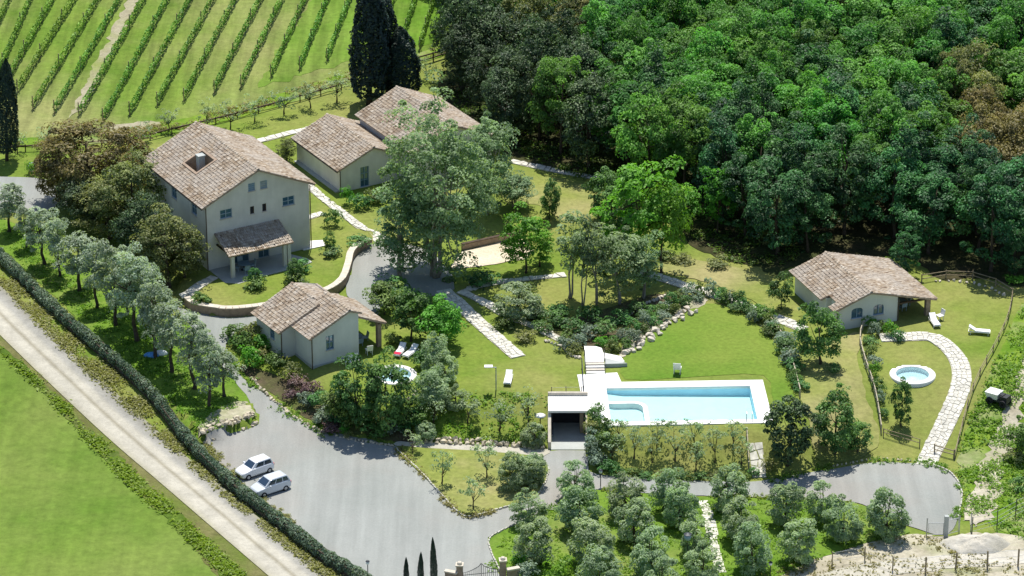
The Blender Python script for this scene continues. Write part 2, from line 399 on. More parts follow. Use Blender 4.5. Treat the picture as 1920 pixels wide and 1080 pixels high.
tag(link('ground', mesh_np('ground', np.stack([GX, GY, GZ], -1).reshape(-1, 3), F, M['lawn'], True)), kind='structure')

def cdt_fill(poly, step):
    poly = np.asarray(poly, float)
    x0, y0 = poly.min(0); x1, y1 = poly.max(0)
    xs, ys = np.meshgrid(np.arange(x0, x1, step) + step * .37, np.arange(y0, y1, step) + step * .41)
    xs = xs.ravel(); ys = ys.ravel(); m = in_poly(xs, ys, poly)
    inner = np.stack([xs[m], ys[m]], -1)
    co = [Vector(q) for q in np.vstack([poly, inner])] if len(inner) else [Vector(q) for q in poly]
    n = len(poly); ed = [(i, (i + 1) % n) for i in range(n)]
    v, e, f, *_ = delaunay_2d_cdt(co, ed, [], 0, 1e-4)
    v = np.array([(q.x, q.y) for q in v]); f = np.array([q for q in f if len(q) == 3])
    c = v[f].mean(1); f = f[in_poly(c[:, 0], c[:, 1], poly)]
    a = v[f]; cr = (a[:,1,0]-a[:,0,0])*(a[:,2,1]-a[:,0,1]) - (a[:,1,1]-a[:,0,1])*(a[:,2,0]-a[:,0,0])
    f[cr < 0] = f[cr < 0][:, ::-1]
    return v, f
def sheet_w(name, poly, mat, off, step=1.2, skirt=0.0, jit=0.0, kind='structure'):
    poly = [np.array(q[:2], float) for q in poly]
    dense = []
    for i in range(len(poly)):
        a, b = poly[i], poly[(i+1) % len(poly)]; L = np.linalg.norm(b - a); k = max(1, int(L / .7))
        for j in range(k): dense.append(a + (b - a) * j / k)
    dense = np.array(dense)
    if jit: dense = dense + RNG.normal(0, jit, dense.shape)
    v, f = cdt_fill(dense, step)
    z = h(v[:, 0], v[:, 1]) + off
    V = np.column_stack([v, z])
    o = link(name, mesh_np(name, V, f, mat, True))
    if skirt:
        n = len(dense); zb = h(dense[:, 0], dense[:, 1])
        vv = np.vstack([np.column_stack([dense, zb + off]), np.column_stack([dense, zb - skirt])])
        ff = np.array([(i, n + i, n + (i+1) % n, (i+1) % n) for i in range(n)])
        link('kerb_face', mesh_np('kerb_face', vv, ff, mat), o)
    return tag(o, kind=kind)
def sheet(name, px, mat, off, n=6, **kw):
    s = spline(px, n, True) if n else np.array(px, float)
    return sheet_w(name, Pn(s[:, 0], s[:, 1]), M[mat], off, **kw)
def ribbon_frames(px, n=10):
    s = spline(px, n); w = Pn(s[:, 0], s[:, 1])[:, :2]
    d = np.gradient(w, axis=0); d /= np.linalg.norm(d, axis=1)[:, None]; nrm = np.stack([-d[:, 1], d[:, 0]], -1)
    L = np.concatenate([[0], np.cumsum(np.linalg.norm(np.diff(w, axis=0), axis=1))])
    return w, d, nrm, L
def ribbon(name, px, wl, wr, mat, off, cols=8, kind='structure'):
    w, d, nrm, L = ribbon_frames(px, 14); rows = len(w); V = []; U = []
    for i in range(rows):
        for j in range(cols + 1):
            t = j / cols; q = w[i] + nrm[i] * (wl - (wl + wr) * t); V.append((q[0], q[1])); U.append((t, L[i] / 5))
    V = np.array(V); V3 = np.column_stack([V, h(V[:, 0], V[:, 1]) + off])
    I = np.arange(rows * (cols + 1)).reshape(rows, cols + 1)
    f = np.stack([I[:-1, :-1], I[:-1, 1:], I[1:, 1:], I[1:, :-1]], -1).reshape(-1, 4)[:, ::-1]
    me = mesh_np(name, V3, f, M[mat], True)
    uv = me.uv_layers.new(name='UVMap'); uv.data.foreach_set('uv', np.array(U, np.float32)[f.ravel()].ravel())
    return tag(link(name, me), kind=kind)

# ---- left: field, verge, road, bank
sheet('field', [(-160,560),(0,652),(60,708),(115,765),(170,826),(225,886),(280,938),(330,985),(385,1040),(470,1125),(300,1260),(-200,1260)], 'field', .03, jit=.12)
sheet('verge', [(-60,470),(0,520),(110,640),(240,762),(370,880),(470,968),(640,1105),(700,1150),(620,1165),(440,1110),(330,985),(225,886),(115,765),(0,652),(-120,575)], 'verge', .05, jit=.1)
sheet('weed_verge', [(-60,600),(0,645),(60,700),(130,765),(215,850),(300,930),(380,1005),(470,1090),(520,1150),(455,1130),(385,1045),(330,990),(280,945),(225,893),(170,833),(115,772),(60,716),(0,662),(-60,620)], 'weeds', .075, jit=.14)
ribbon('gravel_road', [(-170,428),(-60,525),(30,611),(140,715),(260,826),(380,929),(500,1031),(640,1150)], 2.1, 2.1, 'gravel_road', .11, 12)
sheet('olive_bank', [(-30,400),(30,420),(60,410),(110,455),(180,510),(260,560),(330,596),(400,640),(440,700),(470,760),(478,790),(440,808),(400,818),(385,828),(360,822),(300,755),(200,650),(100,555),(0,462)], 'bank_grass', .04, jit=.1)
sheet('stony_bank', [(396,776),(430,758),(462,756),(480,786),(446,800),(404,816),(376,822),(372,806)], 'dirt', .07, step=.6, jit=.12)
# ---- rear left: vineyard
sheet('vineyard_ground', [(-260,190),(20,262),(120,255),(240,245),(330,228),(480,192),(640,140),(740,118),(838,84),(850,20),(845,-60),(830,-160),(-300,-160)], 'vineyard_grass', .03, step=2.0, n=4, jit=.1)
sheet('vineyard_lush_strip', [(480,166),(508,158),(560,142),(640,118),(740,95),(825,78),(838,0),(842,-140),(670,-140),(598,-20)], 'vineyard_lush', .055, step=2.0, n=0, jit=.25)
sheet('vineyard_track', [(126,222),(152,208),(250,20),(300,-80),(275,-80),(226,22)], 'track_beige', .075, n=0, jit=.16)
sheet('headland_track', [(205,240),(240,232),(292,228),(300,236),(262,246),(215,252)], 'track_beige', .07, jit=.1)
sheet('headland_grass', [(20,262),(120,256),(200,246),(330,226),(480,190),(640,140),(745,112),(830,88),(835,104),(745,132),(640,166),(480,212),(330,250),(200,268),(40,276)], 'rough_grass', .06, jit=.08)
# ---- wood floor
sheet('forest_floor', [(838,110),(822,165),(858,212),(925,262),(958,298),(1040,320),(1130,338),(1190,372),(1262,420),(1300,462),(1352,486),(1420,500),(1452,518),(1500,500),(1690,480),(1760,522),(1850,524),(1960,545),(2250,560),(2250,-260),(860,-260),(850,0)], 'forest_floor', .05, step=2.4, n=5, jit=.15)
# ---- drives
GRAVEL = [(330,576),(352,583),(430,596),(520,592),(500,604),(452,618),(428,640),(424,665),(446,700),(500,742),(560,786),(600,806),(650,818),(700,826),(742,838),(1012,846),(1034,846),(1098,846),(1102,872),(1120,889),(1250,900),(1400,904),(1440,900),(1560,880),(1640,868),(1735,872),(1790,895),(1803,930),(1795,975),(1768,1004),(1700,985),(1600,942),(1440,934),(1300,930),(1130,920),(1076,912),(1052,950),(1010,962),(966,984),(930,1000),(914,1014),(922,1046),(940,1086),(960,1130),(660,1150),(640,1072),(560,996),(450,902),(384,832),(430,814),(482,796),(472,760),(445,722),(420,690),(396,655),(352,606)]
sheet('driveway', GRAVEL, 'gravel', .06, n=4, jit=.05)
sheet('upper_forecourt', [(-80,332),(0,332),(88,338),(116,366),(96,392),(40,400),(0,394),(-80,390)], 'gravel', .06)
sheet('inner_court', [(664,478),(694,461),(730,452),(800,470),(838,505),(852,530),(838,552),(770,558),(722,572),(700,596),(668,574),(648,545),(656,508)], 'gravel', .06, jit=.05)
sheet('gravel_path', [(744,830),(800,832),(900,836),(1000,842),(1030,846),(1012,858),(960,852),(880,846),(800,842),(748,840)], 'pale_gravel', .09, jit=.05)
ISLAND = [(740,842),(800,843),(880,847),(960,853),(1012,860),(1028,880),(1022,905),(1006,934),(966,948),(920,960),(884,971),(862,966),(828,930),(790,890)]
isl = sheet('island_lawn', ISLAND, 'lawn_dry', .16, n=4, skirt=.1)
sheet('grove_lawn', [(916,1016),(934,1000),(970,984),(1012,964),(1056,952),(1080,914),(1130,922),(1300,932),(1440,936),(1600,945),(1690,985),(1700,1002),(1620,1020),(1500,1062),(1400,1110),(1200,1150),(960,1130),(936,1070)], 'bank_grass', .08, n=4, jit=.05)
sheet('boules_court', [(842,506),(866,472),(975,446),(1004,470),(986,486),(900,500)], 'sand', .06, n=0, jit=.05)
# ---- lawns of their own tint
POOL_LAWN = [(1172,668),(1176,650),(1210,628),(1250,602),(1290,578),(1318,570),(1352,572),(1395,590),(1432,620),(1458,652),(1474,688),(1484,730),(1490,748),(1450,752),(1432,704),(1300,707),(1172,711)]
sheet('pool_lawn', POOL_LAWN, 'lawn_green', .03, n=3, step=.9)
sheet('olive_slope', [(1106,800),(1140,796),(1280,794),(1446,788),(1440,830),(1412,886),(1300,892),(1200,890),(1112,884)], 'lawn', .04, n=3)
sheet('dry_lawn', [(1255,478),(1300,486),(1400,508),(1462,540),(1500,580),(1490,604),(1440,582),(1370,545),(1290,520),(1236,508)], 'lawn_dry', .06, step=.8, jit=.1)
sheet('side_lawn', [(1500,660),(1560,640),(1618,625),(1606,680),(1630,760),(1650,830),(1600,862),(1530,860),(1520,800),(1500,740)], 'lawn_dry', .06, step=.8, jit=.1)
sheet('court_lawn', [(940,338),(1000,330),(1080,340),(1120,362),(1112,405),(1060,415),(1010,385),(950,380)], 'lawn_dry', .03)
sheet('sandy_bank', [(1160,662),(1172,668),(1212,632),(1252,606),(1292,582),(1320,572),(1318,556),(1280,566),(1238,590),(1196,618)], 'dirt', .045, step=.8, jit=.1)
sheet('tree_bed', [(1010,580),(1080,596),(1190,560),(1262,548),(1300,560),(1240,586),(1180,624),(1150,652),(1092,656),(1050,640),(1000,610)], 'mulch', .035, jit=.12)
sheet('shrub_bed', [(446,690),(480,690),(560,720),(612,735),(700,770),(762,790),(775,826),(740,828),(690,818),(640,808),(598,798),(540,760),(490,725)], 'mulch', .035, jit=.1)
# ---- right and lower right: rough ground, tracks
sheet('rough_meadow', [(1800,842),(1850,720),(1902,600),(1950,560),(2150,560),(2150,1060),(1900,1010),(1860,985),(1812,960),(1806,900)], 'rough_grass', .04, jit=.1)
sheet('dirt_track', [(2080,540),(1985,590),(1938,640),(1908,700),(1886,760),(1858,815),(1838,870),(1822,930),(1802,962),(1822,985),(1858,975),(1872,920),(1886,870),(1914,810),(1926,750),(1944,700),(1990,655),(2080,600)], 'dirt', .08, step=.7, jit=.28)
sheet('rough_bank', [(1380,1100),(1500,1062),(1620,1022),(1710,1002),(1770,1008),(1830,1000),(1960,1010),(2100,1030),(2100,1200),(1380,1200)], 'dirt', .05, jit=.1)
sheet('field_track', [(1450,1110),(1560,1072),(1700,1048),(1800,1040),(1940,1030),(2080,1020),(2080,1046),(1940,1058),(1800,1066),(1700,1076),(1560,1100)], 'pale_gravel', .08, jit=.12)
sheet('meadow_corner', [(1880,975),(1960,940),(2100,900),(2100,1015),(1960,1012),(1880,998)], 'rough_grass', .07, jit=.1)

# ------------------------------------------------------------------ stone paths: every slab its own piece
def clip_half(poly, nx_, ny_, d):
    out = []; m = len(poly)
    for i in range(m):
        a = poly[i]; b = poly[(i+1) % m]; fa = a[0]*nx_ + a[1]*ny_ - d; fb = b[0]*nx_ + b[1]*ny_ - d
        if fa <= 0: out.append(a)
        if (fa < 0 < fb) or (fb < 0 < fa):
            t = fa / (fa - fb); out.append((a[0] + (b[0]-a[0])*t, a[1] + (b[1]-a[1])*t))
    return out
def stone_path(name, px, width, mat='stone_white', cell=.62, gap=.05, base='pale_gravel', base_off=.045, wob=.12, lift=.05):
    w, d, nrm, L = ribbon_frames(px, 10)
    o = ribbon(name, px, width/2 + .02, width/2 + .02, base, base_off, 3)
    rows = max(2, int(L[-1] / cell)); cols = max(1, round(width / cell)); sites = []
    for i in range(rows):
        for j in range(cols):
            sites.append(((i + .5 + random.uniform(-.32, .32)) * L[-1] / rows, -width/2 + (j + .5 + random.uniform(-.3, .3)) * width / cols))
    for k, (s, t) in enumerate(sites):
        e = width/2 + random.uniform(-wob, wob * .6); poly = [(s-.9, max(-e, t-.9)), (s+.9, max(-e, t-.9)), (s+.9, min(e, t+.9)), (s-.9, min(e, t+.9))]
        for (a, b) in sites[max(0, k - 3*cols - 2):k + 3*cols + 3]:
            if (a, b) == (s, t) or abs(a - s) > 2: continue
            nx_, ny_ = a - s, b - t; l = math.hypot(nx_, ny_); nx_ /= l; ny_ /= l
            poly = clip_half(poly, nx_, ny_, nx_*s + ny_*t + l/2 - gap * random.uniform(.5, 1.3))
            if len(poly) < 3: break
        if len(poly) < 3: continue
        wp = []
        for (a, b) in poly:
            a = min(max(a, 0), L[-1]); q = [np.interp(a, L, w[:, c]) + np.interp(a, L, nrm[:, c]) * b for c in (0, 1)]; wp.append(q)
        wp = np.array(wp); ar = .5 * np.sum(wp[:, 0]*np.roll(wp[:, 1], -1) - wp[:, 1]*np.roll(wp[:, 0], -1))
        if abs(ar) < .03: continue
        if ar < 0: wp = wp[::-1]
        c = wp.mean(0); z = float(h(*c)); top = lift + random.uniform(0, .03)
        zq = h(wp[:, 0], wp[:, 1]) - z; zq = np.clip(zq, -.25, .25); n = len(wp); mb = MB()
        mb.add([(q[0]-c[0], q[1]-c[1], e_ - .03) for q, e_ in zip(wp, zq)] + [(q[0]-c[0], q[1]-c[1], e_ + top) for q, e_ in zip(wp, zq)],
               [tuple(range(n, 2*n))] + [(i, (i+1) % n, n+(i+1) % n, n+i) for i in range(n)])
        mb.build('stone', M[mat], o, loc=(c[0], c[1], z + base_off))
    return o
stone_path('stone_path', [(572,340),(600,362),(650,402),(716,452)], 1.5, cell=.52, gap=.035)
stone_path('stone_path', [(474,268),(520,256),(560,246),(626,234)], 1.0, cell=.7)
stone_path('stone_path', [(832,545),(868,578),(920,625),(972,670)], 1.5, cell=.55, gap=.04)
stone_path('stone_path', [(866,548),(905,566),(950,592),(1000,612),(1052,638)], .9, cell=.75, wob=.3)
stone_path('stone_path', [(862,552),(890,540),(950,528),(1060,516)], .8, cell=.7, wob=.2)
stone_path('stone_path', [(1195,512),(1240,522),(1310,545),(1370,564),(1430,588),(1508,618)], 1.35, cell=.6, wob=.2)
stone_path('stone_path', [(1650,634),(1705,632),(1750,634),(1784,658),(1802,692),(1798,735),(1770,800),(1746,850),(1736,874)], 1.75, cell=.5, gap=.035)
stone_path('stone_path', [(958,302),(1010,314),(1060,324),(1130,336)], 1.0, cell=.7)
stone_path('stone_path', [(1416,832),(1420,862),(1424,896)], 1.2, cell=.7)
stone_path('stone_path', [(574,410),(606,400)], .9, cell=.7)
stone_path('stone_path', [(1318,940),(1332,985),(1340,1030),(1352,1075)], .9, cell=.7)
stone_path('stone_path', [(346,560),(368,540),(402,520)], 1.0, cell=.7)
# the turning circle's paved edge is left to the gravel; rocks and kerbs below
def rock_meshes(n=7, mat='stone_rock'):
    out = []
    for i in range(n):
        rng = np.random.default_rng(100 + i); import bmesh
        bm = bmesh.new()
        for q in rng.normal(size=(15, 3)):
            q /= np.linalg.norm(q); bm.verts.new(tuple(q * rng.uniform(.8, 1.05) * .5))
        bmesh.ops.convex_hull(bm, input=bm.verts); 
        for vv in [v for v in bm.verts if not v.link_faces]: bm.verts.remove(vv)
        me = bpy.data.meshes.new('rock'); bm.to_mesh(me); bm.free(); me.materials.append(M[mat]); out.append(me)
    return out
ROCKS = rock_meshes(); ROCKS_W = rock_meshes(6, 'wall_cap')
def rock_line(name, px, size, label, cat, part='stone', rocks=ROCKS, spacing=.85, tall=.8, base=None, rows=1, jit=.1, group=None):
    w, d, nrm, L = ribbon_frames(px, 10); q0 = w[len(w)//2]
    root = empty(name, (q0[0], q0[1], float(h(*q0))), 0, label, cat, group); n = int(L[-1] / (size * spacing)); rz0 = root.location.z
    for r in range(rows):
        for i in range(n):
            a = (i + .5 + random.uniform(-.2, .2)) * L[-1] / n; off = random.uniform(-jit, jit) - r * size * .7
            x = np.interp(a, L, w[:, 0]) + np.interp(a, L, nrm[:, 0]) * off; y = np.interp(a, L, w[:, 1]) + np.interp(a, L, nrm[:, 1]) * off
            z = float(h(x, y)); o = link(part, random.choice(rocks), root)
            k = size * random.uniform(.8, 1.25)
            o.scale = (k * random.uniform(.9, 1.25), k * random.uniform(.75, 1.0), k * tall * random.uniform(.8, 1.2))
            o.location = (x - q0[0], y - q0[1], z - rz0 + k * tall * .28); o.rotation_euler = (0, 0, random.uniform(0, 6.28))
    return root
def kerb_line(name, px, label, cat, bl=.42, bw=.16, bh=.2, mat='kerb_stone', jit=.02):
    w, d, nrm, L = ribbon_frames(px, 10); q0 = w[len(w)//2]; root = empty(name, (q0[0], q0[1], float(h(*q0))), 0, label, cat); n = int(L[-1] / bl)
    shapes = []
    for k in range(4):
        mb = MB(); a = bl * random.uniform(.42, .48)
        mb.add([(-a,-bw/2,-.1),(a,-bw/2,-.1),(a,bw/2,-.1),(-a,bw/2,-.1),(-a+.03,-bw/2+.02,bh),(a-.03,-bw/2+.03,bh*.95),(a-.03,bw/2-.02,bh),(-a+.03,bw/2-.03,bh*1.04)],
               [(0,3,2,1),(4,5,6,7),(0,1,5,4),(1,2,6,5),(2,3,7,6),(3,0,4,7)]); shapes.append(mb.mesh('kerb_block', M[mat]))
    objs = []
    for i in range(n):
        a = (i + .5) * L[-1] / n; x = np.interp(a, L, w[:, 0]); y = np.interp(a, L, w[:, 1]); dx = np.interp(a, L, d[:, 0]); dy = np.interp(a, L, d[:, 1])
        o = link('kerb_block', random.choice(shapes), root); o.location = (x - q0[0] + random.gauss(0, jit), y - q0[1] + random.gauss(0, jit), float(h(x, y)) - root.location.z + random.uniform(-.02, .02))
        o.rotation_euler = (0, 0, math.atan2(dy, dx) + random.gauss(0, .05))
    return root
# ------------------------------------------------------------------ buildings
def wall_panel(mb, p0, p1, outline, holes=(), depth=.16):
    """upright wall face from p0 to p1 (counter-clockwise footprint), outline and holes in (along, up); holes get reveals"""
    p0 = np.array(p0, float); p1 = np.array(p1, float); d = (p1 - p0) / np.linalg.norm(p1 - p0); inn = np.array([-d[1], d[0]])
    to = lambda s, z, q=0: (p0[0] + d[0]*s + inn[0]*q, p0[1] + d[1]*s + inn[1]*q, z)
    pts = [Vector(q) for q in outline]; ed = [(i, (i+1) % len(outline)) for i in range(len(outline))]
    for hp in holes:
        b = len(pts); pts += [Vector(q) for q in hp]; ed += [(b + i, b + (i+1) % len(hp)) for i in range(len(hp))]
    v, e, f, *_ = delaunay_2d_cdt(pts, ed, [], 0, 1e-4)
    vv = np.array([(q.x, q.y) for q in v]); keep = []
    for t in f:
        c = vv[list(t)].mean(0)
        if not in_poly(c[:1], c[1:], outline)[0] or any(in_poly(c[:1], c[1:], hp)[0] for hp in holes): continue
        a = vv[list(t)]; cr = (a[1,0]-a[0,0])*(a[2,1]-a[0,1]) - (a[1,1]-a[0,1])*(a[2,0]-a[0,0])
        keep.append(tuple(t) if cr > 0 else tuple(t)[::-1])
    mb.add([to(*q) for q in vv], keep)
    for hp in holes:
        n = len(hp); mb.add([to(*q) for q in hp] + [to(q[0], q[1], depth) for q in hp], [(i, n + i, n + (i+1) % n, (i+1) % n) for i in range(n)])
    return to
def rect(s0, s1, z0, z1): return [(s0, z0), (s1, z0), (s1, z1), (s0, z1)]
def arch(s0, s1, z0, z1, rise=.3):
    c = (s0 + s1) / 2; r = (s1 - s0) / 2
    return [(s0, z0), (s1, z0)] + [(c + r*math.cos(t), z1 - rise + rise*math.sin(t)) for t in np.linspace(0, math.pi, 9)]
def window(root, to, hole, name='window', frame='frame_blue', bars=(1, 1), glass='window_glass', shutters=None, q=.11, label=None):
    s0 = min(p[0] for p in hole); s1 = max(p[0] for p in hole); z0 = hole[0][1]; z1 = max(p[1] for p in hole); t = .07
    mb = MB()
    def obox(a0, a1, b0, b1, q0, q1):
        c = [to(a, b, k) for k in (q0, q1) for (a, b) in ((a0,b0),(a1,b0),(a1,b1),(a0,b1))]
        mb.add(c, [(0,1,2,3),(7,6,5,4),(0,4,5,1),(1,5,6,2),(2,6,7,3),(3,7,4,0)])
    obox(s0 + .01, s0 + t, z0 + .01, z1 - .01, q - .05, q + .03); obox(s1 - t, s1 - .01, z0 + .01, z1 - .01, q - .05, q + .03)
    obox(s0 + t, s1 - t, z0 + .01, z0 + t, q - .045, q + .03); obox(s0 + t, s1 - t, z1 - t, z1 - .01, q - .045, q + .03)
    for i in range(bars[0]):
        x = s0 + (s1 - s0) * (i + 1) / (bars[0] + 1); obox(x - .035, x + .035, z0 + t, z1 - t, q - .04, q + .02)
    for i in range(bars[1]):
        z = z0 + (z1 - z0) * (i + 1) / (bars[1] + 1); obox(s0 + t, s1 - t, z - .025, z + .025, q - .035, q + .02)
    w = mb.build(name, M[frame], root)
    if label: w['label'] = label
    pb = MB(); n = len(hole); pb.add([to(p[0], p[1], q + .035) for p in hole], [tuple(range(n))]); pb.build('pane', M[glass], w)
    sb = MB(); mb2 = mb; mb = sb; 
    c = [to(a, b, k) for k in (-.07, .1) for (a, b) in ((s0-.06,z0-.08),(s1+.06,z0-.08),(s1+.06,z0-.003),(s0-.06,z0-.003))]
    sb.add(c, [(0,1,2,3),(7,6,5,4),(0,4,5,1),(1,5,6,2),(2,6,7,3),(3,7,4,0)]); sb.build('sill', M['wall_cap'], w)
    if shutters:
        wd = (s1 - s0) / 2
        for a0, a1 in ((s0 - wd - .02, s0 - .03), (s1 + .03, s1 + wd + .02)):
            kb = MB(); c = [to(a, b, k) for k in (-.05, -.006) for (a, b) in ((a0,z0),(a1,z0),(a1,z1),(a0,z1))]
            kb.add(c, [(0,1,2,3),(7,6,5,4),(0,4,5,1),(1,5,6,2),(2,6,7,3),(3,7,4,0)]); kb.build('shutter', M[shutters], w)
    return w
def roof_slope(roof_mb, tiles, e0, e1, r0, r1, hole=None, th=.12, sp=.2, row=.34):
    """one slope: eave e0->e1 (counter-clockwise seen from above), ridge r0 above e0, r1 above e1"""
    e0, e1, r0, r1 = [np.array(q, float) for q in (e0, e1, r0, r1)]
    U = e1 - e0; lu = np.linalg.norm(U); U /= lu; Vv = r0 - e0; Vv = Vv - U * Vv.dot(U); lv = np.linalg.norm(Vv); Vv /= lv; N = np.cross(U, Vv)
    if N[2] < 0: N = -N
    outl = [(0, 0), (lu, 0), ((r1 - e0).dot(U), lv), ((r0 - e0).dot(U), lv)]
    P3 = lambda s, t, q=0: e0 + U*s + Vv*t + N*q
    pts = [Vector(q) for q in outl]; ed = [(0,1),(1,2),(2,3),(3,0)]
    if hole:
        pts += [Vector(q) for q in rect(*hole)]; ed += [(4,5),(5,6),(6,7),(7,4)]
    v, e, f, *_ = delaunay_2d_cdt(pts, ed, [], 0, 1e-4); vv = np.array([(q.x, q.y) for q in v]); keep = []
    for t in f:
        c = vv[list(t)].mean(0)
        if hole and hole[0] < c[0] < hole[1] and hole[2] < c[1] < hole[3]: continue
        keep.append(tuple(t))
    n = len(vv)
    roof_mb.add([P3(*q) for q in vv] + [P3(q[0], q[1], -th) for q in vv], keep + [tuple(n + i for i in t)[::-1] for t in keep])
    b = [P3(*q) for q in outl] + [P3(q[0], q[1], -th) for q in outl]
    roof_mb.add(b, [(i, (i+1) % 4, 4 + (i+1) % 4, 4 + i) for i in range(4)])
    nu = max(1, round(lu / sp)); nv = max(1, round(lv / row)); rng = RNG
    I, J = np.meshgrid(np.arange(nu), np.arange(nv)); I = I.ravel(); J = J.ravel()
    s = (I + .5) * lu / nu; t0 = J * lv / nv - .05
    x0 = np.interp(t0, [0, lv], [0, outl[3][0]]); x1 = np.interp(t0, [0, lv], [lu, outl[2][0]])
    m = (s > x0 - .05) & (s < x1 + .05)
    if hole: m &= ~((s > hole[0] - .1) & (s < hole[1] + .1) & (t0 + .2 > hole[2] - .15) & (t0 + .2 < hole[3] + .1))
    s, t0 = s[m], t0[m]; k = len(s); jz = rng.uniform(0, .03, k); js = rng.normal(0, .012, k); jr = rng.normal(0, .03, k); tint = np.clip(rng.normal(.5, .27, k), 0, 1)
    V = np.zeros((k, 10, 3)); sc = lu / nu / .26
    for half, (dt, rad, lift) in enumerate(((0, .135*sc, .035), (lv/nv + .06, .105*sc, .0))):
        for a in range(5):
            th_ = math.pi * a / 4
            V[:, half*5 + a] = e0 + U * (s + js + jr*half + -math.cos(th_)*rad)[:, None] + Vv * (t0 + dt)[:, None] + N * (math.sin(th_)*rad*.8 + lift + jz + .004)[:, None]
    base = (np.arange(k) * 10)[:, None, None]; q = np.array([[a, a+1, a+6, a+5] for a in range(4)])[None]
    tiles['v'].append(V.reshape(-1, 3)); tiles['f'].append((q + base).reshape(-1, 4) + tiles['n']); tiles['n'] += k * 10; tiles['t'].append(np.repeat(tint, 10))
    return P3
def ridge_tiles(tiles, a, b, r=.14, step=.4):
    a = np.array(a, float); b = np.array(b, float); L = np.linalg.norm(b - a); d = (b - a) / L; sd = np.cross(d, [0, 0, 1]); sd /= np.linalg.norm(sd); up = np.cross(sd, d); n = int(L / step)
    for i in range(n):
        V = []
        for half in (0, 1):
            p = a + d * ((i + half * 1.12) * L / n); rr = r * (1.1 if half == 0 else .92)
            for k in range(5):
                t = math.pi * k / 4; V.append(p - sd*math.cos(t)*rr + up*(math.sin(t)*rr + .05 - .03 + .02*(1-half)))
        tiles['v'].append(np.array(V)); tiles['f'].append(np.array([[k, k+1, k+6, k+5] for k in range(4)]) + tiles['n']); tiles['n'] += 10; tiles['t'].append(np.full(10, np.clip(RNG.normal(.6, .2), 0, 1)))
def new_tiles(): return {'v': [], 'f': [], 't': [], 'n': 0}
def finish_roof(root, mb, tiles, name='roof'):
    r = mb.build(name, M['terracotta'], root)
    t = link('tiles', mesh_np('tiles', np.vstack(tiles['v']), np.vstack(tiles['f']), M['roof_tiles'], False, np.concatenate(tiles['t'])), r)
    t['kind'] = 'stuff'; return r
def drainpipe(root, x, y, z0, z1): MB().tube([(x, y, z0), (x, y, z1)], [.055, .055], 8).build('drainpipe', M['pipe'], root)
def gutter(root, a, b): MB().tube([a, b], [.07, .07], 8).build('gutter', M['pipe'], root)

# ---- the tall farmhouse
o = P(391, 507.5); W, D = 11.1, 13.5; EV, RG = 7.0, 9.55; ZB = -1.3
house = empty('farmhouse', o, R(30), 'tall cream farmhouse with pitched tile roof and sunken roof terrace', 'house')
mb = MB(); half = W / 2; sl = (RG - EV) / half
hf = [rect(1.45, 2.75, 5.1, 6.05), rect(8.2, 9.5, 5.0, 5.95), rect(4.68, 5.12, 4.95, 5.75), rect(6.0, 6.44, 4.95, 5.75), rect(4.55, 5.3, 7.35, 8.2), rect(5.85, 6.6, 7.35, 8.2), rect(2.6, 4.4, 0.05, 2.3), rect(5.4, 6.6, .05, 2.3)]
to = wall_panel(mb, (0, 0), (W, 0), [(0, ZB), (W, ZB), (W, EV), (half, RG), (0, EV)], hf)
tr_ = wall_panel(mb, (W, 0), (W, D), [(0, ZB), (D, ZB), (D, EV), (0, EV)])
wall_panel(mb, (W, D), (0, D), [(0, ZB), (W, ZB), (W, EV), (half, RG), (0, EV)])
hl = [rect(D-3.4, D-2.2, 4.9, 6.3), rect(D-1.2-.6, D-.9, 4.9, 6.3), rect(D-8, D-6.8, 4.9, 6.3), rect(D-3.4, D-2.2, 1.0, 2.4)]
tl = wall_panel(mb, (0, D), (0, 0), [(0, ZB), (D, ZB), (D, EV), (0, EV)], [hl[0], hl[2], hl[3]])
mb.build('wall', M['wall_cream'], house)
window(house, to, hf[0], shutters=None); window(house, to, hf[1])
window(house, to, hf[2], frame='wood_dark', bars=(0, 0), glass='dark_inside'); window(house, to, hf[3], frame='wood_dark', bars=(0, 0), glass='dark_inside')
window(house, to, hf[4], bars=(0, 3), glass='shutter_blue', label='closed pale blue attic shutter'); window(house, to, hf[5], bars=(0, 3), glass='grey_metal', label='closed grey attic shutter')
window(house, to, hf[6], name='door', bars=(1, 1)); window(house, to, hf[7], name='door', bars=(1, 1))
for k in (0, 2, 3): window(house, tl, hl[k])
rm = MB(); tiles = new_tiles(); ov = .55; og = .35
e_z = EV - sl * ov
HOLE = (D + og - 8.5, D + og - 5.5, 2.2 * 1.1, 4.35 * 1.1)
PL = roof_slope(rm, tiles, (-ov, D + og, e_z), (-ov, -og, e_z), (half, D + og, RG), (half, -og, RG), HOLE)
roof_slope(rm, tiles, (W + ov, -og, e_z), (W + ov, D + og, e_z), (half, -og, RG), (half, D + og, RG))
ridge_tiles(tiles, (half, -og, RG), (half, D + og, RG))
roof = finish_roof(house, rm, tiles)
tb = MB()                                            # sunken terrace
c = [PL(HOLE[0], HOLE[2]), PL(HOLE[1], HOLE[2]), PL(HOLE[1], HOLE[3]), PL(HOLE[0], HOLE[3])]; zf = c[0][2] - 1.0
lo = [np.array((q[0], q[1], zf)) for q in c]
tb.add(c + lo, [(0, 1, 5, 4), (1, 2, 6, 5), (2, 3, 7, 6), (3, 0, 4, 7), (4, 5, 6, 7)]); tb.build('roof_terrace', M['wall_brick'], roof)
cb = MB()
for i in range(4):
    a, b = c[i] + np.array((0, 0, .08)), c[(i+1) % 4] + np.array((0, 0, .08)); dd = (b - a) / np.linalg.norm(b - a)
    cb.bar(a - dd * (.12 if i % 2 else -.12), b + dd * (.12 if i % 2 else -.12), .24, .2, np.cross(c[1] - c[0], c[3] - c[0]))
cb.build('terrace_kerb', M['terracotta'], roof)
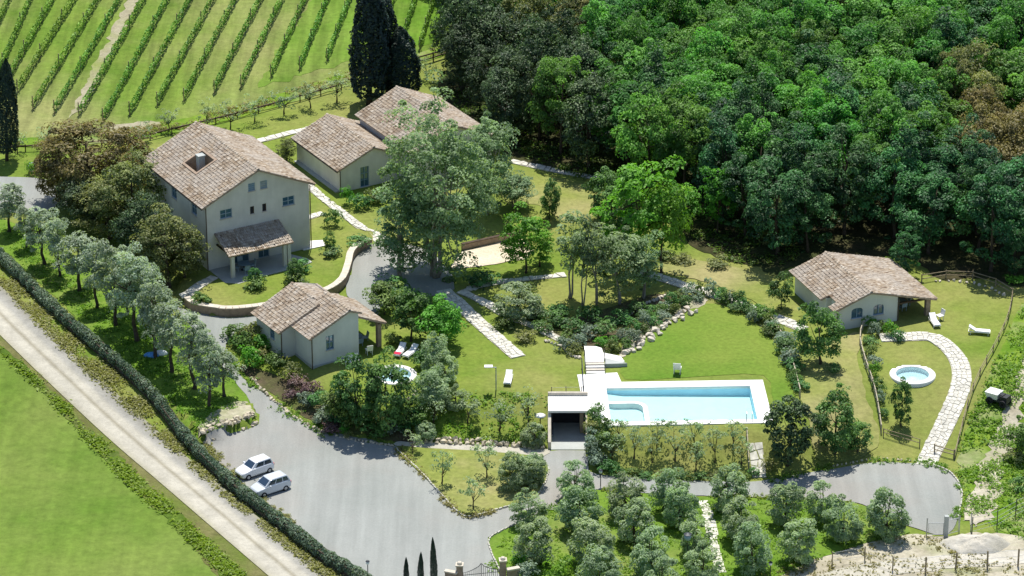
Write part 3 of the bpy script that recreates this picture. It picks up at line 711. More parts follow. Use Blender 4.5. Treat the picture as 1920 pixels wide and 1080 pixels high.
ch = MB(); q = (c[0] + c[2]) / 2; ch.box(q[0]-.05, q[0]+.6, q[1]+.1, q[1]+.75, zf, RG - .75); ch.box(q[0]-.12, q[0]+.67, q[1]+.03, q[1]+.82, RG - .75, RG - .64)
ch.build('chimney', M['concrete'], roof)
drainpipe(house, -.07, -.07, 0, EV - .3); drainpipe(house, W + .07, -.07, -.5, EV - .3); gutter(house, (-ov - .05, -og, e_z - .08), (-ov - .05, D + og, e_z - .08))
# porch
pm = MB(); pt = new_tiles()
roof_slope(pm, pt, (.75, -3.15, 2.5), (7.75, -3.15, 2.5), (.75, -.02, 3.75), (7.75, -.02, 3.75)); finish_roof(house, pm, pt, 'porch_roof')
for x in (1.3, 6.9, 7.35):
    MB().box(x - .17, x + .17, -2.95, -2.6, -.3, 2.5).build('pillar', M['wall_cream'], house)
bm_ = MB(); bm_.box(.9, 7.6, -2.9, -2.68, 2.36, 2.5); bm_.box(.9, 1.08, -2.68, -.02, 2.5, 2.62); bm_.box(7.42, 7.6, -2.68, -.02, 2.5, 2.62); bm_.build('beam', M['wood_dark'], house)
MB().prism([(.1, -.02), (.1, -3.4), (1.2, -4.3), (4, -3.9), (8.1, -3.7), (9.6, -3.3), (9.6, -2.4), (8.3, -.02)], -.5, .06).build('patio', M['concrete'], house)
MB().prism([(10.2, -.3), (12.6, -.4), (12.9, .9), (11.14, 1.6), (11.14, -.05), (10.2, -.05)], -.4, .05).build('step', M['white_deck'], house)
hz = R(30)
def local(root, x, y, z=0):
    c_, s_ = math.cos(root.rotation_euler.z), math.sin(root.rotation_euler.z); l = root.location
    return (l.x + x*c_ - y*s_, l.y + x*s_ + y*c_, l.z + z)

# ---- the long low house behind, with its tall wing
o = P(639, 361)
barn = empty('long_house', o, R(30), 'long low cream house behind the big grey-green tree, stepping up to a taller wing', 'house')
bw, bd, be, bs = 7.6, 10.0, 2.7, .42; hb = bw / 2; br = be + bs * hb
mb = MB(); bh = [rect(2.3, 3.3, .05, 2.3)]
to = wall_panel(mb, (0, 0), (bw, 0), [(0, ZB), (bw, ZB), (bw, be), (hb, br), (0, be)], bh)
wall_panel(mb, (bw, 0), (bw, bd), [(0, ZB), (bd, ZB), (bd, be), (0, be)])
wall_panel(mb, (bw, bd), (0, bd), [(0, ZB), (bw, ZB), (bw, be), (hb, br), (0, be)])
lh = [rect(bd - 5.2, bd - 4.2, .9, 2.0)]
tl = wall_panel(mb, (0, bd), (0, 0), [(0, ZB), (bd, ZB), (bd, be), (0, be)])
# tall wing
tx, ty, tw, td, te = 7.0, -3.0, 9.2, 12.0, 4.2; th2 = tw / 2; tr2 = te + .44 * th2
a0 = (tx, ty); a1 = (tx + tw, ty); a2 = (tx + tw, ty + td); a3 = (tx, ty + td)
th_ = [rect(2, 3, 2.6, 3.9), rect(5.6, 6.6, 2.6, 3.9), rect(4, 5.2, .05, 2.2)]
tf = wall_panel(mb, a0, a1, [(0, ZB), (tw, ZB), (tw, te), (th2, tr2), (0, te)], th_)
wall_panel(mb, a1, a2, [(0, ZB), (td, ZB), (td, te), (0, te)])
wall_panel(mb, a2, a3, [(0, ZB), (tw, ZB), (tw, te), (th2, tr2), (0, te)])
wall_panel(mb, a3, a0, [(0, ZB), (td, ZB), (td, te), (0, te)])
mb.build('wall', M['wall_cream'], barn)
window(barn, to, bh[0], name='door', frame='shutter_blue', bars=(1, 2))
for k in range(3): window(barn, tf, th_[k], frame='shutter_blue', name='window' if k < 2 else 'door')
rm = MB(); tiles = new_tiles(); e_z = be - bs * .45
roof_slope(rm, tiles, (-.45, bd + .3, e_z), (-.45, -.3, e_z), (hb, bd + .3, br), (hb, -.3, br))
roof_slope(rm, tiles, (bw + .45, -.3, e_z), (bw + .45, bd + .3, e_z), (hb, -.3, br), (hb, bd + .3, br)); ridge_tiles(tiles, (hb, -.3, br), (hb, bd + .3, br))
finish_roof(barn, rm, tiles)
rm = MB(); tiles = new_tiles(); e_z = te - .44 * .4
roof_slope(rm, tiles, (tx - .4, ty + td + .3, e_z), (tx - .4, ty - .3, e_z), (tx + th2, ty + td + .3, tr2), (tx + th2, ty - .3, tr2))
roof_slope(rm, tiles, (tx + tw + .4, ty - .3, e_z), (tx + tw + .4, ty + td + .3, e_z), (tx + th2, ty - .3, tr2), (tx + th2, ty + td + .3, tr2)); ridge_tiles(tiles, (tx + th2, ty - .3, tr2), (tx + th2, ty + td + .3, tr2))
finish_roof(barn, rm, tiles)
drainpipe(barn, -.07, -.07, -.3, be - .1); gutter(barn, (-.5, -.3, be - .28), (-.5, bd + .3, be - .28))
MB().box(-.5, -.012, .2, bd - .3, -1, .12).build('plinth', M['concrete'], barn)

# ---- the cottage by the drive
o = P(586.5, 692); A = R(32)
cot = empty('garden_cottage', o, A, 'small cream cottage with stepped tile roofs and corner porch beside the drive', 'house')
mb = MB(); ZC = -.7; F_w, F_d = 4.9, 3.3; fl, fr = 3.35, 4.65; fa = 3.85; fz = 5.05
ch_ = [rect(1.45, 2.3, 1.5, 2.95)]
to = wall_panel(mb, (0, 0), (F_w, 0), [(0, ZC), (F_w, ZC), (F_w, fr), (fa, fz), (0, fl)], ch_)
wall_panel(mb, (F_w, 0), (F_w, 8.2), [(0, ZC), (8.2, ZC), (8.2, 4.3), (3.4, 4.3), (3.3, fr), (0, fr)], [rect(1.2, 2.3, .05, 2.2), rect(4, 5.2, .05, 2.2)])
ml, mz, ma = 2.95, 4.75, 2.6                          # rear block: left eave, ridge height, ridge at
wall_panel(mb, (F_w, 8.2), (-1.4, 8.2), [(0, ZC), (6.3, ZC), (6.3, ml), (F_w - ma, mz), (0, 4.3)])
cl = [rect(2.6, 3.5, 1.35, 2.35)]
tl = wall_panel(mb, (-1.4, 8.2), (-1.4, 3.3), [(0, ZC), (4.9, ZC), (4.9, ml), (0, ml)], cl)
wall_panel(mb, (-1.4, 3.3), (0, 3.3), [(0, ZC), (1.4, ZC), (1.4, ml + .6), (0, ml)])
wall_panel(mb, (0, 3.3), (0, 0), [(0, ZC), (3.3, ZC), (3.3, fl), (0, fl)])
mb.build('wall', M['wall_pale'], cot)
window(cot, to, ch_[0], frame='shutter_blue', bars=(1, 1)); window(cot, tl, cl[0], frame='shutter_blue')
rm = MB(); tiles = new_tiles()
s1_ = (fz - fl) / fa; s2_ = (mz - ml) / (ma + 1.4)
roof_slope(rm, tiles, (-.4, 4.4, fl - .4*s1_), (-.4, -.3, fl - .4*s1_), (fa, 4.4, fz), (fa, -.3, fz))
roof_slope(rm, tiles, (F_w + .25, -.3, fr - .1), (F_w + .25, 4.4, fr - .1), (fa, -.3, fz), (fa, 4.4, fz)); ridge_tiles(tiles, (fa, -.3, fz), (fa, 4.4, fz))
roof_slope(rm, tiles, (-1.8, 8.5, ml - .4*s2_), (-1.8, 3.1, ml - .4*s2_), (ma, 8.5, mz), (ma, 3.1, mz))
roof_slope(rm, tiles, (F_w + .3, 4.4, 4.0), (F_w + .3, 8.5, 4.0), (ma, 4.4, mz), (ma, 8.5, mz)); ridge_tiles(tiles, (ma, 4.4, mz), (ma, 8.5, mz))
finish_roof(cot, rm, tiles)
pm = MB(); pt = new_tiles(); roof_slope(pm, pt, (8.0, .25, 2.55), (8.0, 6.4, 2.55), (F_w + .02, .25, 4.0), (F_w + .02, 6.4, 4.0)); finish_roof(cot, pm, pt, 'porch_roof')
for y in (.75, 5.9): MB().box(7.25, 7.65, y - .2, y + .2, -.6, 2.75).build('pillar', M['wall_brick'], cot)
MB().box(7.3, 7.6, .5, 6.2, 2.5, 2.66).build('beam', M['wood_dark'], cot)
MB().prism([(F_w + .015, -.2), (7.4, -.3), (9.0, 1.2), (9.6, 3.6), (8.2, 6.4), (F_w + .015, 6.4)], -.6, .06).build('terrace', M['white_deck'], cot)
mb = MB(); mb.box(-.06, -.012, .02, 3.28, -.2, .3); mb.box(.02, F_w, -.06, -.012, -.2, .3); mb.build('plinth', M['concrete'], cot)
drainpipe(cot, -.06, -.06, -.3, fl - .1); drainpipe(cot, -1.46, 3.24, -.3, ml - .1)

# ---- the guest house on the right
o = P(1569, 620.5); A = R(21)
gh = empty('guest_house', o, A, 'low cream guest house with arched windows and a broad porch by the round lawn', 'house')
gw, gd, gz = 6.3, 9.3, 2.35; ga = 3.3; gs = .36; gr = gz + gs * ga; gq = 2.0
mb = MB(); gh_ = [arch(1.45, 2.65, .95, 2.05), arch(3.75, 4.85, .95, 2.05)]
zr = gr - gs * (gw - ga)
to = wall_panel(mb, (0, 0), (gw, 0), [(0, ZC), (gw, ZC), (gw, zr), (ga, gr), (0, gz)], gh_)
gp = [rect(1.0, 2.0, .05, 2.0), rect(3.2, 4.4, .05, 2.0)]
tp = wall_panel(mb, (gw, 0), (gw, gd), [(0, ZC), (gd, ZC), (gd, zr), (0, zr)], gp)
wall_panel(mb, (gw, gd), (0, gd), [(0, ZC), (gw, ZC), (gw, gz), (gw - ga, gr), (0, zr)][:2] + [(gw, gz), (gw - ga, gr), (0, zr)])
wall_panel(mb, (0, gd), (0, 2.4), [(0, ZC), (gd - 2.4, ZC), (gd - 2.4, gz), (0, gz)])
wall_panel(mb, (0, 2.4), (.55, 2.4), [(0, ZC), (.55, ZC), (.55, gz), (0, gz)]); wall_panel(mb, (.55, 2.4), (.55, 1.0), [(0, ZC), (1.4, ZC), (1.4, gz), (0, gz)])
wall_panel(mb, (.55, 1.0), (0, 1.0), [(0, ZC), (.55, ZC), (.55, gz), (0, gz)]); wall_panel(mb, (0, 1.0), (0, 0), [(0, ZC), (1.0, ZC), (1.0, gz), (0, gz)])
mb.build('wall', M['wall_pale'], gh)
for k in (0, 1): window(gh, to, gh_[k], frame='shutter_blue', bars=(1, 0))
window(gh, tp, gp[0], name='door', frame='shutter_blue', bars=(0, 2)); window(gh, tp, gp[1], name='door', frame='shutter_blue', bars=(1, 2))
rm = MB(); tiles = new_tiles()
roof_slope(rm, tiles, (-.5, gd + .3, gz - .5*gs), (-.5, 2.6, gz - .5*gs), (ga, gd + .3, gr), (ga, 2.6, gr))
roof_slope(rm, tiles, (-.5, .9, gz - .5*gs), (-.5, -.35, gz - .5*gs), (ga, .9, gr), (ga, -.35, gr))
roof_slope(rm, tiles, (.35, 2.6, gz + .35*gs), (.35, .9, gz + .35*gs), (ga, 2.6, gr), (ga, .9, gr))
roof_slope(rm, tiles, (10.3, -.35, gq - .3), (10.3, gd + .3, gq - .3), (ga, -.35, gr), (ga, gd + .3, gr)); ridge_tiles(tiles, (ga, -.35, gr), (ga, gd + .3, gr))
finish_roof(gh, rm, tiles)
for y in (.2, 4.4, 8.2): MB().box(9.35, 9.8, y - .22, y + .22, -.9, 1.86).build('pillar', M['wall_brick'], gh)
MB().box(9.45, 9.7, 0, 8.5, 1.66, 1.84).build('beam', M['wood_dark'], gh); MB().box(gw + .02, 9.44, .05, .25, 1.62, 1.78).build('beam', M['wood_dark'], gh)
MB().prism([(gw + .015, -.6), (10.2, -.9), (10.4, 8.6), (gw + .015, 8.6)], -.9, -.12).build('terrace', M['concrete'], gh)
drainpipe(gh, -.06, -.06, -.3, gz - .15); drainpipe(gh, gw + .06, -.06, -.4, zr - .15)

# ---- garage sunk under the terrace
gx0, gx1, gy0, gy1 = GAR; fy = -31.45
gar = empty('sunken_garage', ((gx0 + gx1)/2, fy, 0), 0, 'open garage sunk into the terrace below the pool with a pale flat roof', 'garage'); hx = (gx1 - gx0) / 2
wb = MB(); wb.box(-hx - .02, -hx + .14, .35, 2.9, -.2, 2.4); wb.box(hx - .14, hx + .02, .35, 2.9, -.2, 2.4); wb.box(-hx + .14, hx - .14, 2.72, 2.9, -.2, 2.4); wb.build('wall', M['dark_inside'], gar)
MB().box(-hx - .25, hx + .25, 0, 3.0, 2.42, 2.62).build('roof', M['white_deck'], gar)
for s in (-1, 1):
    wg = MB(); a, b = sorted((s * (hx - .0), s * (hx + .28)))
    wg.add([(a, -2.5, -.3), (b, -2.5, -.3), (b, .35, -.3), (a, .35, -.3), (a, -2.5, .75 if s < 0 else 1.6), (b, -2.5, .75 if s < 0 else 1.6), (b, .35, 2.41), (a, .35, 2.41)], [(0,3,2,1),(4,5,6,7),(0,1,5,4),(1,2,6,5),(2,3,7,6),(3,0,4,7)])
    w_ = wg.build('wing_wall', M['wall_cap'], gar)
MB().box(-hx, hx, -2.55, 2.7, -.2, .05).build('floor', M['concrete'], gar)
MB().box(hx - .5, hx - .16, .6, 1.6, .05, 2.1).build('open_door', M['wood_rail'], gar)
MB().box(-hx - .25, hx + .25, 3.01, 3.2, 2.3, 2.95).build('parapet', M['wall_cap'], gar)

# ---- walls: curved retaining wall of the farmhouse lawn
w, d, nrm, L = ribbon_frames(WALL_PX, 8); q0 = w[len(w)//2]; z0 = float(h(*q0))
zz = h(*(w - nrm * -.6).T); 
def wall_strip(name, w, nrm, zlo, zhi, t0, t1, mat, parent, q0):
    V = []; n = len(w)
    for i in range(n):
        for (k, z) in ((t0, zlo[i]), (t0, zhi[i]), (t1, zhi[i]), (t1, zlo[i])): V.append((w[i,0] - q0[0] + nrm[i,0]*k, w[i,1] - q0[1] + nrm[i,1]*k, z))
    V = np.array(V); f = []
    for i in range(n - 1):
        for k in range(4): f.append((i*4+k, i*4+(k+1)%4, (i+1)*4+(k+1)%4, (i+1)*4+k))
    mb = MB(); mb.add(V, f + [(0,1,2,3), tuple(range((n-1)*4, n*4))[::-1]]); return mb.build(name, mat, parent)
rw = empty('retaining_wall', (q0[0], q0[1], 0), 0, 'curved low brown wall with pale coping around the farmhouse lawn', 'wall')
inn = 1.0
zl = np.minimum(h(*(w + nrm*.5).T), h(*(w - nrm*.5).T)) - .3; zh = np.maximum(h(*(w + nrm*.5).T), h(*(w - nrm*.5).T)) + .1
wall_strip('wall_face', w, nrm, zl, zh, -.35, .2, M['wall_brick'], rw, q0)
# coping slabs
n = int(L[-1] / .6)
for i in range(n):
    a = (i + .5) * L[-1] / n; x = np.interp(a, L, w[:,0]); y = np.interp(a, L, w[:,1]); ang = math.atan2(np.interp(a, L, d[:,1]), np.interp(a, L, d[:,0])); z = np.interp(a, L, zh)
    nb = np.array([np.interp(a, L, nrm[:,0]), np.interp(a, L, nrm[:,1])]) * -.07
    MB().box(-.29, .29, -.33, .33, 0, .09).build('coping_slab', M['wall_cap'], rw, loc=(x - q0[0] + nb[0], y - q0[1] + nb[1], z + .002 + random.uniform(0, .01)), rz=ang)

# ---- swimming pool
pz = LEVEL
pool = empty('swimming_pool', (POOL_C[0], POOL_C[1], pz), POOL_A, 'rectangular swimming pool with white deck and a rounded shallow corner', 'pool')
sx, sy = POOL_S
deck = MB()
inner = [(-sx,-sy),(sx,-sy),(sx,sy),(-sx,sy)]
DECK = [(-sx-.3,-sy-.75),(sx+1.35,-sy-.75),(sx+1.3,sy+1.2),(-sx+1.45,sy+1.25),(-sx+1.2,sy+3.2),(-sx-2.5,sy+2.9),(-sx-2.45,sy+1.9),(-sx-2.3,-.1),(-sx-1.3,-sy+.6)]
pts = [Vector(q) for q in inner + DECK]; ni, nd = 4, len(DECK)
v, e, f, *_ = delaunay_2d_cdt(pts, [(i,(i+1)%4) for i in range(4)] + [(4+i, 4+(i+1)%nd) for i in range(nd)], [], 0, 1e-4)
vv = np.array([(q.x, q.y) for q in v]); keep = [t for t in f if in_poly(*[np.array([k]) for k in vv[list(t)].mean(0)], DECK)[0] and not in_poly(*[np.array([k]) for k in vv[list(t)].mean(0)], inner)[0]]
deck.add([(a, b, .1) for a, b in vv], [tuple(t) for t in keep])
deck.add([(a, b, .1) for a, b in DECK] + [(a, b, -.6) for a, b in DECK], [(i, nd+i, nd+(i+1)%nd, (i+1)%nd) for i in range(nd)])
deck.add([(a, b, .1) for a, b in inner] + [(a, b, -.16) for a, b in inner], [(i, (i+1)%4, 4+(i+1)%4, 4+i) for i in range(4)])
deck.build('deck', M['white_deck'], pool)
# basin: shallow at the left, deep at the right
bas = MB(); 
prof = [(-sx, -.42), (-sx + 1.5, -.62), (sx, -.88)]
bas.add([(-sx,-sy,-.16),(sx,-sy,-.16),(sx,sy,-.16),(-sx,sy,-.16)] + [(a, -sy, z) for a, z in prof] + [(a, sy, z) for a, z in prof],
        [(0,4,5,6,1), (1,6,9,2), (2,9,8,7,3), (3,7,4,0)]); bas.build('basin_wall', M['liner_shade'], pool)  # walls bluer than the floor: their shade is put into the colour
fb = MB(); fb.add([(a, -sy, z) for a, z in prof] + [(a, sy, z) for a, z in prof], [(0,1,4,3), (1,2,5,4)]); fb.build('basin_floor', M['liner'], pool)
spa = []; r = .85; x1, y1 = -sx + 3.05, -sy + 3.7
arc = [(x1 - r + r*math.cos(t), y1 - r + r*math.sin(t)) for t in np.linspace(0, math.pi/2, 8)]
path = [(x1, -sy)] + arc + [(-sx, y1)]
sp_ = MB(); npth = len(path)
def offs(pth, k):
    o_ = []
    for i, p in enumerate(pth):
        a = np.array(pth[max(i-1,0)]); b = np.array(pth[min(i+1,len(pth)-1)]); dd = (b-a)/np.linalg.norm(b-a); o_.append((p[0]+dd[1]*k, p[1]-dd[0]*k))
    return o_
po = offs(path, .42); V = [(a,b,-1.02) for a,b in path] + [(a,b,.03) for a,b in path] + [(a,b,.03) for a,b in po] + [(a,b,-1.3) for a,b in po]
ff = []
for i in range(npth-1):
    for k in range(3): ff.append((k*npth+i, k*npth+i+1, (k+1)*npth+i+1, (k+1)*npth+i))
sp_.add(V, ff); sp_.build('shallow_corner_wall', M['white_deck'], pool)
MB().prism([(-sx+.002,-sy+.002),(x1-.01,-sy+.002)] + arc + [(-sx+.002,y1-.01)], -1.3, -.5).build('shallow_floor', M['liner'], pool)
for (a, b) in ((-1.2, -sy), (.2, -sy), (3.6, -sy), (4.9, -sy)):
    MB().box(a, a + .35, b - .012, b + .02, -.14, -.03).build('skimmer', M['frame_blue'], pool)
lad = MB()
for s in (0, .5):
    lad.tube([(sx-1.0+s, -sy-.35, .1), (sx-1.0+s, -sy-.32, .75), (sx-1.0+s, -sy-.05, .85), (sx-1.0+s, -sy+.1, .5), (sx-1.0+s, -sy+.1, -.9)], [.025]*5, 6)
lad.build('ladder', M['grey_metal'], pool)
wt = MB(); wt.add([(-sx,-sy,-.02),(sx,-sy,-.02),(sx,sy,-.02),(-sx,sy,-.02)], [(0,1,2,3)]); wt.build('water', M['water'], pool)

# landing and steps between the upper path and the pool
q = P(1097, 690); stp = empty('pool_steps', (q[0], q[1], LEVEL), R(2), 'white raised landing with a short flight of steps down to the pool', 'steps')
MB().prism([(0,0),(1.75,0),(1.8,1.7),(1.7,2.9),(1.2,3.3),(.1,3.4)], -.3, .58).build('landing', M['white_deck'], stp)
MB().prism([(1.83,1.5),(3.5,.7),(3.7,.8),(3.4,1.9),(1.83,2.7)], -.3, .2).build('side_paving', M['white_deck'], stp)
for k in range(4): MB().box(.05, 1.75, -.02 - .34*(k+1), -.34*k - .021, -.2, .52 - .125*k).build('step', M['white_deck' if k % 2 else 'wall_cap'], stp)
MB().prism([(1.78, .0), (3.9, .08), (2.0, 1.25)], -.3, .35).build('planter_wall', M['concrete'], stp)
for x in (-.02, 1.8):
    hr = MB(); hr.tube([(x, .6, 1.5), (x, 0, 1.5), (x, -1.4, 1.0)], [.025]*3, 6); hr.tube([(x, .6, .6), (x, .6, 1.5)], [.025]*2, 6); hr.tube([(x, -1.4, 0), (x, -1.4, 1.0)], [.025]*2, 6); hr.build('handrail', M['iron'], stp)

# ---- round pools
for (q, lab, r) in ((JAC[0], 'round white garden whirlpool on the lawn by the guest house', 2.12), (JAC[1], 'round white garden whirlpool half hidden behind the dark tree at the cottage', 2.05)):
    z = float(np.mean([h(q[0] + 2.3, q[1]), h(q[0] - 2.3, q[1])]))
    jr = empty('round_whirlpool', (q[0], q[1], z), 0, lab, 'whirlpool')
    MB().lathe([(r, -.3), (r, .03), (r - .06, .08), (1.58, .08), (1.52, .05), (1.52, -.05)], 40).build('rim', M['white_deck'], jr, True)
    MB().lathe([(1.52, -.05), (1.5, -.4), (1.1, -.42), (1.05, -.6), (0, -.6)], 32).build('basin', M['liner_white'], jr, True)
    wv = MB(); wv.add([(1.515*math.cos(t), 1.515*math.sin(t), .0) for t in np.linspace(0, 2*math.pi, 33)[:-1]], [tuple(range(32))]); wv.build('water', M['water'], jr)
# ------------------------------------------------------------------ foliage
def unit(n, rng):
    v = rng.normal(size=(n, 3)); return v / np.linalg.norm(v, axis=1)[:, None]
def leaves(c, nrm, size, rng, asp=.62):
    n = len(c); r = unit(n, rng); t = np.cross(nrm, r); t /= np.linalg.norm(t, axis=1)[:, None] + 1e-9; b = np.cross(nrm, t)
    s = (size * rng.uniform(.65, 1.3, n))[:, None]; a = t * s * .5; b = b * s * .5 * asp; bend = nrm * s * .12
    V = np.stack([c - a - bend, c + b * 1.0 + bend * .6, c + a - bend, c - b * 1.0 + bend * .6], 1)      # a bent leaf-spray diamond
    return V.reshape(-1, 3), np.arange(n * 4).reshape(n, 4)
def norm(v): return v / (np.linalg.norm(v, axis=1)[:, None] + 1e-9)
def crown_np(seed, rx, rz, zc, ncl, nlf, ls, cr, lobes=.18, low=.75, inner=.45, droop=0.0, top=1.0):
    rng = np.random.default_rng(seed); d = unit(ncl * 3, rng)
    keep = (d[:, 2] > -low) | (rng.uniform(size=len(d)) < .25); d = d[keep][:ncl]
    ph = rng.uniform(0, 6.28, 6); az = np.arctan2(d[:, 1], d[:, 0])
    lob = 1 + lobes * (np.sin(2*az + ph[0]) * .5 + np.sin(3*az + ph[1] + 2*d[:, 2]) * .6 + np.sin(4*d[:, 2] + ph[2] + az) * .5)
    rad = np.maximum(rng.uniform(inner, 1.0, len(d)) ** .6, .3) * lob
    c = np.column_stack([d[:, 0]*rx*rad, d[:, 1]*rx*rad, zc + d[:, 2]*rz*rad])
    c[:, 2] -= droop * (np.hypot(c[:, 0], c[:, 1]) / rx) ** 2 * rz
    per = np.maximum(6, (nlf / len(c) * rng.uniform(.5, 1.5, len(c))).astype(int)); k = np.repeat(np.arange(len(c)), per); n = len(k)
    u = unit(n, rng); u[:, 2] = np.where(u[:, 2] < -.3, -u[:, 2] * .6, u[:, 2]); u = norm(u)
    crs = cr * rng.uniform(.45, 1.5, len(c)); p = c[k] + u * (crs[k] * rng.uniform(.55, 1.0, n) ** .5)[:, None] * np.array([1, 1, .8])
    out = norm(p - np.array([0, 0, zc - rz * .3])); nr = norm(u * .75 + out * .45 + np.array([0, 0, .6]) + rng.normal(0, .5, (n, 3)))
    ct = rng.uniform(0, 1, len(c)); tint = np.clip(-.05 + .7 * ct[k] + .4 * rng.uniform(0, 1, n), 0, 1)
    V, F = leaves(p, nr, ls, rng); return V, F, np.repeat(tint, 4), c
def trunk_mesh(seed, name, hgt, r0, tips, stems=1, mat='bark', spread=.15, fork=.35, nl=6):
    rng = np.random.default_rng(seed); mb = MB()
    for s in range(stems):
        a = rng.uniform(0, 6.28) + s * 6.28 / max(1, stems); lean = np.array([math.cos(a), math.sin(a), 0]) * spread * hgt * (1 if stems > 1 else .25)
        b0 = np.array([math.cos(a), math.sin(a), 0]) * (r0 * 1.1 if stems > 1 else 0)
        pts = [b0 + lean * t ** 1.4 + np.array([0, 0, hgt * t - (.3 if t == 0 else 0)]) + rng.normal(0, .02 * hgt * (t > 0), 3) * np.array([1, 1, 0]) for t in (0, .08, .3, .6, 1)]
        mb.tube(pts, [r0 * 1.35, r0, r0 * .8, r0 * .6, r0 * .25], 7)
        sel = rng.permutation(len(tips))[:nl]
        for i in sel:
            t = rng.uniform(fork, .9); st = np.array([np.interp(t, (0, .08, .3, .6, 1), [p[j] for p in pts]) for j in range(3)]); en = tips[i]
            md = st * .5 + en * .5 + np.array([0, 0, -.05 * hgt]) + rng.normal(0, .03 * hgt, 3); mb.tube([st, md, en], [r0 * .42, r0 * .26, r0 * .08], 5, False)
    return mb.mesh(name, M[mat], True)
SPECIES = {}
def species(name, H, W, leaf, variants, crown_kw, trunk_kw, seed):
    out = []
    for i in range(variants):
        kw = dict(crown_kw); V, F, t, tips = crown_np(seed + i, W/2 * .86, **kw)
        cm = mesh_np(name + '_crown', V, F, M[leaf], False, t); tm = trunk_mesh(seed + 50 + i, name + '_trunk', tips=tips, **trunk_kw) if trunk_kw else None
        out.append((cm, tm))
    SPECIES[name] = (H, W, out)
species('oak', 11, 7.6, 'leaf_oak', 5, dict(rz=4.2, zc=6.6, ncl=85, nlf=9500, ls=.28, cr=.8, lobes=.26, inner=.66), dict(hgt=8, r0=.2, nl=5), 1000)
species('oak_blue_shade', 11, 7.4, 'leaf_oak_blue_shade', 4, dict(rz=4.9, zc=5.7, ncl=95, nlf=9500, ls=.27, cr=.75, lobes=.28, inner=.62), dict(hgt=8, r0=.2, nl=5), 1100)
species('bright', 8, 5.4, 'leaf_bright', 4, dict(rz=3.3, zc=4.6, ncl=70, nlf=4200, ls=.3, cr=.7, lobes=.28, inner=.4), dict(hgt=6, r0=.14, nl=7), 1200)
species('holm', 9, 7.6, 'leaf_holm', 4, dict(rz=3.9, zc=4.7, ncl=130, nlf=8000, ls=.27, cr=.75, lobes=.2, inner=.6, low=.95), dict(hgt=6.5, r0=.22, nl=5), 1300)
species('brown', 9, 8, 'leaf_brown', 2, dict(rz=4.0, zc=4.7, ncl=150, nlf=10000, ls=.26, cr=.75, lobes=.18, inner=.6, low=.95), dict(hgt=6.5, r0=.25, nl=6), 1400)
species('olivine', 8, 6.8, 'leaf_olivine', 3, dict(rz=3.7, zc=4.1, ncl=130, nlf=9000, ls=.25, cr=.68, lobes=.2, inner=.6, low=.95), dict(hgt=6, r0=.22, nl=6), 1500)
species('olive', 4.4, 3.7, 'leaf_olive', 5, dict(rz=2.15, zc=2.15, ncl=70, nlf=7500, ls=.2, cr=.52, lobes=.12, inner=.68, droop=.08, low=1.0), dict(hgt=2.4, r0=.15, nl=7), 1600)
species('tall_olive', 6.2, 3.2, 'leaf_silver', 5, dict(rz=2.15, zc=4.05, ncl=54, nlf=4200, ls=.2, cr=.5, lobes=.28, inner=.5, droop=.1, low=.95), dict(hgt=4.4, r0=.16, nl=8), 1700)
species('pruned', 3.2, 2.6, 'leaf_olive', 5, dict(rz=1.15, zc=2.0, ncl=20, nlf=520, ls=.19, cr=.38, lobes=.4, inner=.5, low=.5), dict(hgt=1.2, r0=.085, nl=9, fork=.55), 1800)
species('poplar', 19.5, 14.5, 'leaf_poplar', 1, dict(rz=8.8, zc=10.4, ncl=300, nlf=28000, ls=.34, cr=1.05, lobes=.34, inner=.4, low=1.0), dict(hgt=13, r0=.27, nl=14, stems=4, spread=.2, mat='bark_pale'), 1905)
species('feathery', 11, 6, 'leaf_poplar', 2, dict(rz=4.4, zc=6.2, ncl=90, nlf=8000, ls=.28, cr=.8, lobes=.3, inner=.4, low=.85), dict(hgt=8, r0=.14, nl=9, stems=2, spread=.12, mat='bark_pale'), 1950)
species('birch', 9, 3.6, 'leaf_poplar', 3, dict(rz=3.0, zc=6.0, ncl=42, nlf=2300, ls=.26, cr=.55, lobes=.3, inner=.35, low=.9), dict(hgt=7, r0=.1, nl=7, stems=2, spread=.08, mat='bark_pale'), 2000)
species('dark', 5.5, 4.6, 'leaf_dark', 4, dict(rz=2.5, zc=2.9, ncl=85, nlf=5800, ls=.25, cr=.55, lobes=.2, inner=.55, low=.9), dict(hgt=3.5, r0=.14, nl=5), 2100)
species('round_holm', 5.5, 4.8, 'leaf_holm', 2, dict(rz=2.5, zc=2.9, ncl=95, nlf=6500, ls=.24, cr=.5, lobes=.15, inner=.62, low=.9), dict(hgt=3.5, r0=.13, nl=5), 2150)
species('fig', 5, 4, 'leaf_shrub', 3, dict(rz=2.1, zc=2.7, ncl=55, nlf=3000, ls=.26, cr=.55, lobes=.3, inner=.4), dict(hgt=3, r0=.1, nl=6), 2200)
def shrub_set(name, W, H, leaf, variants, ncl, nlf, ls, cr, seed):
    out = []
    for i in range(variants):
        V, F, t, c = crown_np(seed + i, W/2*.8, H*.5, H*.42, ncl, nlf, ls, cr, .25, .5, .4); out.append((mesh_np(name, V, F, M[leaf], False, t), None))
    SPECIES[name] = (H, W, out)
shrub_set('shrub', 1.5, 1.1, 'leaf_shrub', 4, 22, 700, .16, .3, 2300)
shrub_set('grey_shrub', 1.5, 1.1, 'leaf_grey', 4, 22, 700, .15, .3, 2400)
shrub_set('dark_shrub', 1.5, 1.2, 'leaf_dark', 4, 22, 700, .16, .3, 2500)
shrub_set('purple_shrub', 1.5, 1.0, 'leaf_purple', 3, 22, 600, .14, .3, 2600)
shrub_set('lime_shrub', 1.5, 1.1, 'leaf_bright', 3, 22, 600, .16, .3, 2700)
shrub_set('yellow_shrub', 1.5, 1.1, 'leaf_olivine', 3, 22, 600, .15, .3, 2800)
